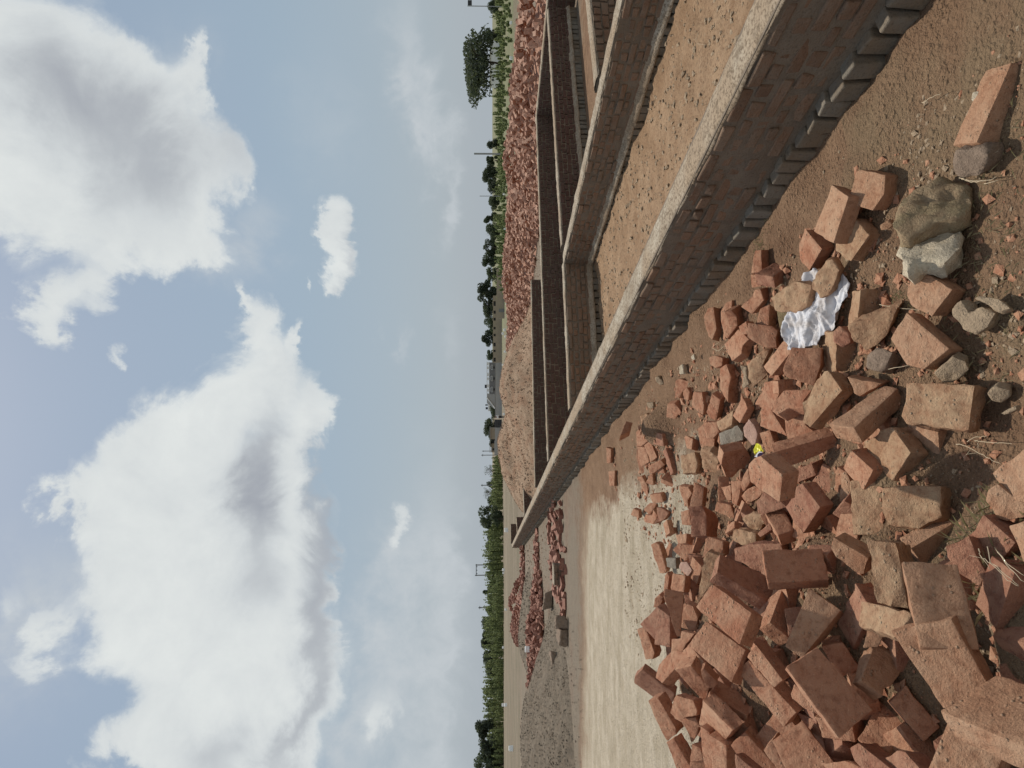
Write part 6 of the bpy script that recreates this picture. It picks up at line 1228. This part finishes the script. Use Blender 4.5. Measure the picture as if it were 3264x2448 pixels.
while len(pts)<5200:
    k=rg.randrange(len(PC)); x=PC[k,0]+rg.gauss(0,.22); y=PC[k,1]+rg.gauss(0,.3)
    if x>2.0-.336*y or y<.8: continue
    pts.append((x,y,micro(x,y)*1.3+mound(x,y)+.003,.003+.022*rg.random()**3.6))
while len(pts)<5900:
    k=rg.randrange(len(PC)); x=PC[k,0]+rg.gauss(0,.16); y=PC[k,1]+rg.gauss(0,.25)
    if x>1.9-.336*y or y<2.3 or (x-SKC[0])**2+(y-SKC[1])**2<.03: continue
    s_=.014+.026*rg.random()**1.5; pts.append((x,y,micro(x,y)*1.3+mound(x,y)+s_*.25,s_))
pebbles('brick_crumbs',pts,M['red'],'red brick crumbs strewn between the bricks of the near heap','brick crumbs',2)
pts=[]
while len(pts)<5000:
    y=rg.uniform(2.2,9.6); x=rg.uniform(fx['a']-fx['k']*y,fx['b']-fx['k']*y); pts.append((x,y,fillz(x,y)+.002,.003+.026*rg.random()**4))
pebbles('fill_grit',pts,M['sand'],'crumbly grit on the orange earth between the walls','grit',3)
for gh in D['GRAV']:
    pts=[]; H=gh['ridges']; bb=gh['bb']
    while len(pts)<gh['n']:
        x=rg.uniform(bb[0],bb[1]); y=rg.uniform(bb[2],bb[3]); h=heap_h(x,y,H)
        if h<.03 and rg.random()>.12: continue
        pts.append((x,y,gz(x,y)+max(h-.06,0)+.02,gh['s']*(.4+rg.random()**2)))
    pebbles('gravel',pts,M[gh['m']],gh['label'],'gravel',gh['n'])
# ------------------------------------------------------------------ dark blocks and lumps beside the brick rows
for bk in D['BLOCKS']:
    mb=MB(); rb=random.Random(sum(map(ord,bk['label']))); w,dp,h=bk['s']
    if bk['n']=='block':
        root=empty('masonry_block',bk['p'],bk['rz']); tag(root,bk['label'],bk['c'])
        for r in range(3):
            for q in range(2 if r%2 else 3):
                n_=2 if r%2 else 3; ww=w/n_
                mb.box((-w/2+ww*(q+.5),-dp*.25,h/3*(r+.5)),(ww-.012,dp*.5,h/3-.012),0,.008,rb)
        mb.build('bricks',M[bk['m']],root)
        m2=MB(); m2.box((0,.02,h/2-.004),(w-.02,dp-.06,h-.02),0,.006,rb); m2.build('mortar',M['wm'],root)
        m3=MB(); m3.box((0,0,h+.012),(w,dp,.03),0,.006,rb); m3.build('cement_top',M['cap'],root)
    else:
        mb.box((0,0,h/2),(w,dp*.8,h),0,min(w,h)*.24,rb); me=mesh(bk['n'],mb.v,mb.f); worn(me,rb,min(w,h)*.16,min(w,h)*.07,min(w,h)*.25,min(w,h)*.2,60)
        o=link(bk['n'],me,M[bk['m']]); o.location=bk['p']; o.rotation_euler=(0,0,bk['rz']); tag(o,bk['label'],bk['c'])
# ------------------------------------------------------------------ white woven sack, yellow scrap, straw
def sheet(name,poly,disp,st,mat,thick,parent=None):
    P=np.array(poly); c=P.mean(0); n=np.zeros(3)
    for i in range(len(P)): n+=np.cross(P[i]-c,P[(i+1)%len(P)]-c)
    n/=np.linalg.norm(n); n=n if n[2]>0 else -n
    u=np.cross(n,[0,1,0]); u/=np.linalg.norm(u); w=np.cross(n,u); q=[((p-c)@u,(p-c)@w) for p in P]
    bm=bmesh.new(); vs=[bm.verts.new((a,b,0)) for a,b in q]; bm.faces.new(vs); bmesh.ops.triangulate(bm,faces=bm.faces[:],ngon_method='EAR_CLIP')
    for _ in range(7):
        es=[e for e in bm.edges if e.calc_length()>st]
        if not es: break
        bmesh.ops.subdivide_edges(bm,edges=es,cuts=1); bmesh.ops.triangulate(bm,faces=[f for f in bm.faces if len(f.verts)>3])
    U,Wv,N=Vector(u),Vector(w),Vector(n)
    for v in bm.verts: a,b=v.co.x,v.co.y; v.co=U*a+Wv*b+N*disp(a,b)
    me=bpy.data.meshes.new(name); bm.to_mesh(me); bm.free(); shade(me,180); me.materials.append(mat)
    o=link(name,me,None,parent); 
    if parent is None: o.location=tuple(c)
    md=o.modifiers.new('s','SOLIDIFY'); md.thickness=thick
    return o,c,U,Wv,N
m,t,b=pbsdf('woven plastic',.45); P_=t('ShaderNodeNewGeometry').outputs['Position']; a_=t.noise(P_,16,4).outputs[0]
wv=t('ShaderNodeTexWave',{'Scale':150.,'Distortion':.4}); t.l.new(P_,wv.inputs['Vector'])
t.l.new(t.mix(t.ramp(a_,[(.42,0),(.66,.75)]),(.62,.61,.62),(.40,.34,.29)),b.inputs['Base Color']); bump(t,b,wv.outputs['Fac'],.2,.0006); M['sack']=m
def sd_(a,b):
    r=0
    for k,(fq,am) in enumerate(((9,.03),(24,.011),(50,.005))): r+=am*(1-2*abs(noise.noise((a*fq*.6+k*9,b*fq*1.5,k))))
    return r-.012
sk,sc_,SU,SW,SN=sheet('woven_sack',D['SACK'],sd_,.009,M['sack'],.0012)
tag(sk,'crumpled white woven plastic sack with frayed threads pinned under bricks','sack')
th=MB(); rt=random.Random(2)
for k in range(38):
    a0=rt.gauss(0,.06); b0=rt.gauss(0,.05); ang=rt.uniform(0,3.14); Lk=rt.uniform(.02,.07); pts=[]
    for q in range(5): s=(q/4-.5)*Lk; aa,bb_=a0+s*math.cos(ang)+rt.gauss(0,.003),b0+s*math.sin(ang)+rt.gauss(0,.003); pts.append(SU*aa+SW*bb_+SN*(sd_(aa,bb_)+.004+rt.random()*.006))
    th.tube(pts,.0007,4)
th.build('frayed_threads',M['sack'],sk)
yp,yc,YU,YW,YN=sheet('plastic_scrap',D['SCRAP'],lambda a,b:.01*math.cos(a*90)+.004*noise.noise((a*80,b*80,0)),.004,simple('yellow plastic',(.72,.68,.05),.35,.15,40),.001)
tag(yp,'torn yellow plastic wrapper with white and dark edge between bricks','plastic scrap')
for nm,col,sh in (('white_rim',(.8,.78,.8),0),('dark_print',(.03,.015,.05),1)):
    pl=D['RIM'][sh]; pl=[np.array(p)-yc for p in pl]; mb=MB(); k=len(pl)//2
    vv=[Vector(p)+YN*.0115 for p in pl]; mb.add(vv,[tuple(range(len(vv)))]); o=mb.build(nm,simple(nm,col,.4,.05,30),yp)
    bm=bmesh.new(); bm.from_mesh(o.data); bmesh.ops.triangulate(bm,faces=bm.faces[:]); bm.to_mesh(o.data); bm.free(); md=o.modifiers.new('s','SOLIDIFY'); md.thickness=.001
for i,tw in enumerate(D['TW']):
    mb=MB(); P3=[Vector(p) for p in tw['p']]; c=P3[0]; pts=[]
    for a,b in zip(P3[:-1],P3[1:]):
        for s in range(4): q=a.lerp(b,s/4)-c; pts.append(q+Vector((rt.gauss(0,.0012),rt.gauss(0,.0012),rt.gauss(0,.001))))
    pts.append(P3[-1]-c); r=tw['r']; mb.tube(pts,r,5,r*.45)
    if tw['b']:
        for _ in range(2):
            k=rt.randrange(1,len(pts)-1); dv=Vector((rt.gauss(0,1),rt.gauss(0,1),.3)).normalized()*.04; mb.tube([pts[k],pts[k]+dv*.6,pts[k]+dv+Vector((0,0,.004))],r*.6,4,r*.3)
    o=mb.build('dry_straw',M['twig'],None,180); o.location=c; tag(o,tw['l'],'straw')
# clump of dry grass on the dirt
def grass(name,cx,cy,rad,n,L,mat,label,z0=0,seed=1,kind='stuff'):
    rg=random.Random(seed); mb=MB()
    for _ in range(n):
        a=rg.uniform(0,6.3); r=rad*math.sqrt(rg.random()); x,y=cx+r*math.cos(a),cy+r*math.sin(a); z=gz(x,y)+mound(x,y)+z0 if y<8 else gz(x,y)
        dr=Vector((rg.gauss(0,1),rg.gauss(0,1),rg.uniform(.2,1.2))).normalized()*L*rg.uniform(.4,1); s=dr.cross(Vector((0,0,1))).normalized()*L*.02
        p=Vector((x,y,z)); mb.add([p-s,p+s,p+dr*.6+s*.6+Vector((0,0,.1*L)),p+dr],((0,1,2),(0,2,3)))
    o=mb.build(name,mat); tag(o,label,'dry grass',kind=kind); return o
M['dryg']=leaf_mat('dry grass',(.24,.2,.10),(.42,.36,.22),20)
for g_ in D['GRASS']: grass(mat=M['dryg'],**g_)
# ------------------------------------------------------------------ far edge: scrub, trees, buildings, poles, marker stones
def leaves(mb,c,rad,n,s,rg,shell=.55):
    cx,cy,cz=c
    for _ in range(n):
        while True:
            u,v,w=rg.uniform(-1,1),rg.uniform(-1,1),rg.uniform(-1,1); q=u*u+v*v+w*w
            if shell*shell*rg.random()<q<1: break
        p=Vector((cx+u*rad[0],cy+v*rad[1],cz+w*rad[2])); nn=Vector((rg.gauss(0,1)+u,rg.gauss(0,1)+v,rg.gauss(0,1)+w+.4)).normalized(); a=nn.orthogonal().normalized(); b=nn.cross(a); ss=s*rg.uniform(.5,1.3); th=rg.uniform(0,6.3); a,b=a*math.cos(th)+b*math.sin(th),b*math.cos(th)-a*math.sin(th)
        mb.add([p-a*ss-b*ss*.5,p+a*ss*.9-b*ss*.6,p+a*ss*1.1+b*ss*.6,p-a*ss*.8+b*ss*.7],((0,1,2,3),))
def tree(x,y,z,w,h,label,seed,mat='leaf',bare=False,low=.12):
    rg=random.Random(seed); root=empty('tree',(x,y,z)); tag(root,label,'tree')
    tr=MB(); th=h*(.35 if not bare else .5); tr.tube([(0,0,-.3),(rg.gauss(0,.03)*h,0,th*.6),(rg.gauss(0,.04)*h,0,th)],h*.03,7,h*.017)
    tips=[]
    for k in range(6 if not bare else 12):
        a=rg.uniform(0,6.3); e=Vector((math.cos(a)*w*.38*rg.uniform(.5,1.1),math.sin(a)*w*.3,h*rg.uniform(.55,.95))); m_=Vector((e.x*.4,e.y*.4,th+(e.z-th)*.45)); tr.tube([(0,0,th*rg.uniform(.6,1)),m_,e],h*.012,5,h*.003); tips.append(e)
        if bare:
            for _ in range(5):
                q=m_.lerp(e,rg.random()); tr.tube([q,q+Vector((rg.gauss(0,.1)*w,rg.gauss(0,.1)*w,rg.uniform(.02,.14)*h))],h*.005,4,h*.002)
    tr.build('trunk',M['bark'],root)
    cr=MB(); ls=max(.09,h*.028)
    if bare: 
        for e in tips: leaves(cr,e,(w*.14,w*.14,h*.1),26,ls*.55,rg)
    else:
        w*=1.2; nl=int(9+w/h*7)
        for k in range(nl):
            a=rg.uniform(0,6.3); rr=math.sqrt(rg.random())*.36; zz_=rg.uniform(low+.14,.86); sh=math.sin(math.pi*min(1,max(.15,(zz_-low)/(1.05-low))))**.5
            r=rg.uniform(.14,.24); leaves(cr,(math.cos(a)*rr*w*sh,math.sin(a)*rr*w*sh*.8,zz_*h),(w*r,w*r*.9,h*r*.75),230,ls,rg)
    cr.build('crown',M[mat],root); return root
for tr_ in D['TREES']: tree(**tr_)
sb=MB(); rs=random.Random(9)
for (x0,x1,y0,y1,h0,h1,n,ls) in D['SCRUB']:
    for _ in range(n):
        t_=rs.random(); x=lin(x0,x1,t_); y=rs.uniform(y0,y1); h=rs.uniform(h0,h1)*((.75 if x0>0 else 1.)+(.6 if x0>0 else .35)*noise.noise((x*.09,y*.05,1)))
        if x0>0 and noise.noise((x*.12,y*.09,5))<-.28: continue; w=rs.uniform(1.2,3.2)*h/2.2
        leaves(sb,(x,y,gz(x,y)+h*.42),(w,w*.8,h*.58),70,ls,rs,.2)
o=sb.build('scrub',M['scrub']); tag(o,'green thorny scrub growing along the far edge of the field','scrub',kind='stuff')
def pbox(mb,b): mb.box(((b[0]+b[1])/2,(b[2]+b[3])/2,(b[4]+b[5])/2),(b[1]-b[0],b[3]-b[2],b[5]-b[4]))
for bd in D['BUILD']:
    p0=bd['p']; root=empty(bd['n'],p0); tag(root,bd['l'],bd['c'])
    for nm,mt,boxes in bd['parts']:
        mb=MB()
        for b in boxes: pbox(mb,[b[0]-p0[0],b[1]-p0[0],b[2]-p0[1],b[3]-p0[1],b[4]-p0[2],b[5]-p0[2]])
        mb.build(nm,M[mt],root)
    for nm,mt,c,r in bd.get('domes',[]):
        bm=bmesh.new(); bmesh.ops.create_uvsphere(bm,u_segments=20,v_segments=10,radius=r); me=bpy.data.meshes.new(nm); bm.to_mesh(me); bm.free(); shade(me,180); o=link(nm,me,M[mt],root); o.location=(c[0]-p0[0],c[1]-p0[1],c[2]-p0[2])
    for nm,mt,pts,r in bd.get('tubes',[]):
        mb=MB(); mb.tube([Vector(q)-Vector(p0) for q in pts],r,6); mb.build(nm,M[mt],root)
for x,y,s,l in D['MARK']:
    mb=MB(); mb.box((0,0,s*.45),(s,s*.8,s),0,s*.08,rs); o=mb.build('marker_stone',M['stonew']); o.location=(x,y,gz(x,y)+(.40 if 'cubic' in l else 0)); o.rotation_euler=(0,0,rs.random()); md=o.modifiers.new('b','BEVEL'); md.width=s*.1; tag(o,l,'marker stone',None if 'cubic' in l else 'marker stones on the dry field')
# person by the gate: body grown from one skeleton
def skinned(name,joints,edges,mat,parent,root=0):
    me=bpy.data.meshes.new(name); me.from_pydata([j[0] for j in joints],edges,[]); o=link(name,me,mat,parent)
    o.modifiers.new('k','SKIN'); me.skin_vertices[0].data.foreach_set
    for i,j in enumerate(joints):
        me.skin_vertices[0].data[i].radius=(j[1],j[1]*(j[2] if len(j)>2 else 1)); 
    me.skin_vertices[0].data[root].use_root=True
    s=o.modifiers.new('s','SUBSURF'); s.levels=1; s.render_levels=2; return o
def person(p,rz):
    root=empty('person',p,rz); tag(root,'person in a white shirt and dark trousers standing by the dark gate','person')
    J=[((0,0,.95),.13,.8),((0,0,1.15),.12,.75),((0,0,1.38),.14,.7),((0,0,1.47),.06),((0,-.01,1.55),.065),((0,-.015,1.64),.085,1.15),((0,-.01,1.72),.05),
       ((.18,0,1.39),.055),((.23,.02,1.12),.042),((.24,-.05,.88),.034),((.24,-.06,.80),.03),((-.18,0,1.39),.055),((-.23,.02,1.12),.042),((-.24,-.05,.88),.034),((-.24,-.06,.80),.03),
       ((.09,0,.86),.09),((.10,-.01,.48),.06),((.11,.02,.09),.04),((.12,-.12,.03),.03),((-.09,0,.86),.09),((-.10,-.01,.48),.06),((-.11,.02,.09),.04),((-.12,-.12,.03),.03)]
    E=[(0,1),(1,2),(2,3),(3,4),(4,5),(5,6),(2,7),(7,8),(8,9),(9,10),(2,11),(11,12),(12,13),(13,14),(0,15),(15,16),(16,17),(17,18),(0,19),(19,20),(20,21),(21,22)]
    body=skinned('body',J,E,M['skin'],root)
    def gr(idx,ed,k,nm,mt,r0): return skinned(nm,[(J[i][0],J[i][1]*k,J[i][2] if len(J[i])>2 else 1) for i in idx],[(idx.index(a),idx.index(b)) for a,b in ed],M[mt],root,r0)
    gr([0,1,2,7,8,11,12,9,13],[(0,1),(1,2),(2,7),(7,8),(8,9),(2,11),(11,12),(12,13)],1.18,'shirt','shirt',0)
    gr([0,15,16,17,19,20,21],[(0,15),(15,16),(16,17),(0,19),(19,20),(20,21)],1.22,'trousers','trous',0)
    hm=bmesh.new(); bmesh.ops.create_icosphere(hm,subdivisions=3,radius=.1)
    for v in hm.verts: v.co=Vector((v.co.x*.92,v.co.y*1.08+.012,v.co.z*.85+1.685))
    for v in [v for v in hm.verts if v.co.z<1.62 or (v.co.y<-.05 and v.co.z<1.71)]: hm.verts.remove(v)
    me=bpy.data.meshes.new('hair'); hm.to_mesh(me); hm.free(); shade(me,180); link('hair',me,M['hair'],root)
    for s in (-1,1):
        mb=MB(); mb.box((s*.088,0,1.63),(.02,.035,.055),0,.003,rs); mb.build('ear',M['skin'],root)
        for q in range(5):
            mb=MB(); yy=-.095+q*.016; L_=(.05,.07,.078,.072,.055)[q]; mb.tube([(s*.24,yy,.79),(s*.24,yy-.004,.79-L_*.6),(s*.232,yy-.008,.79-L_)],.008,5,.006); mb.build('finger',M['skin'],root)
    return root
for pp in D['PERSON']: person(pp,R(160))
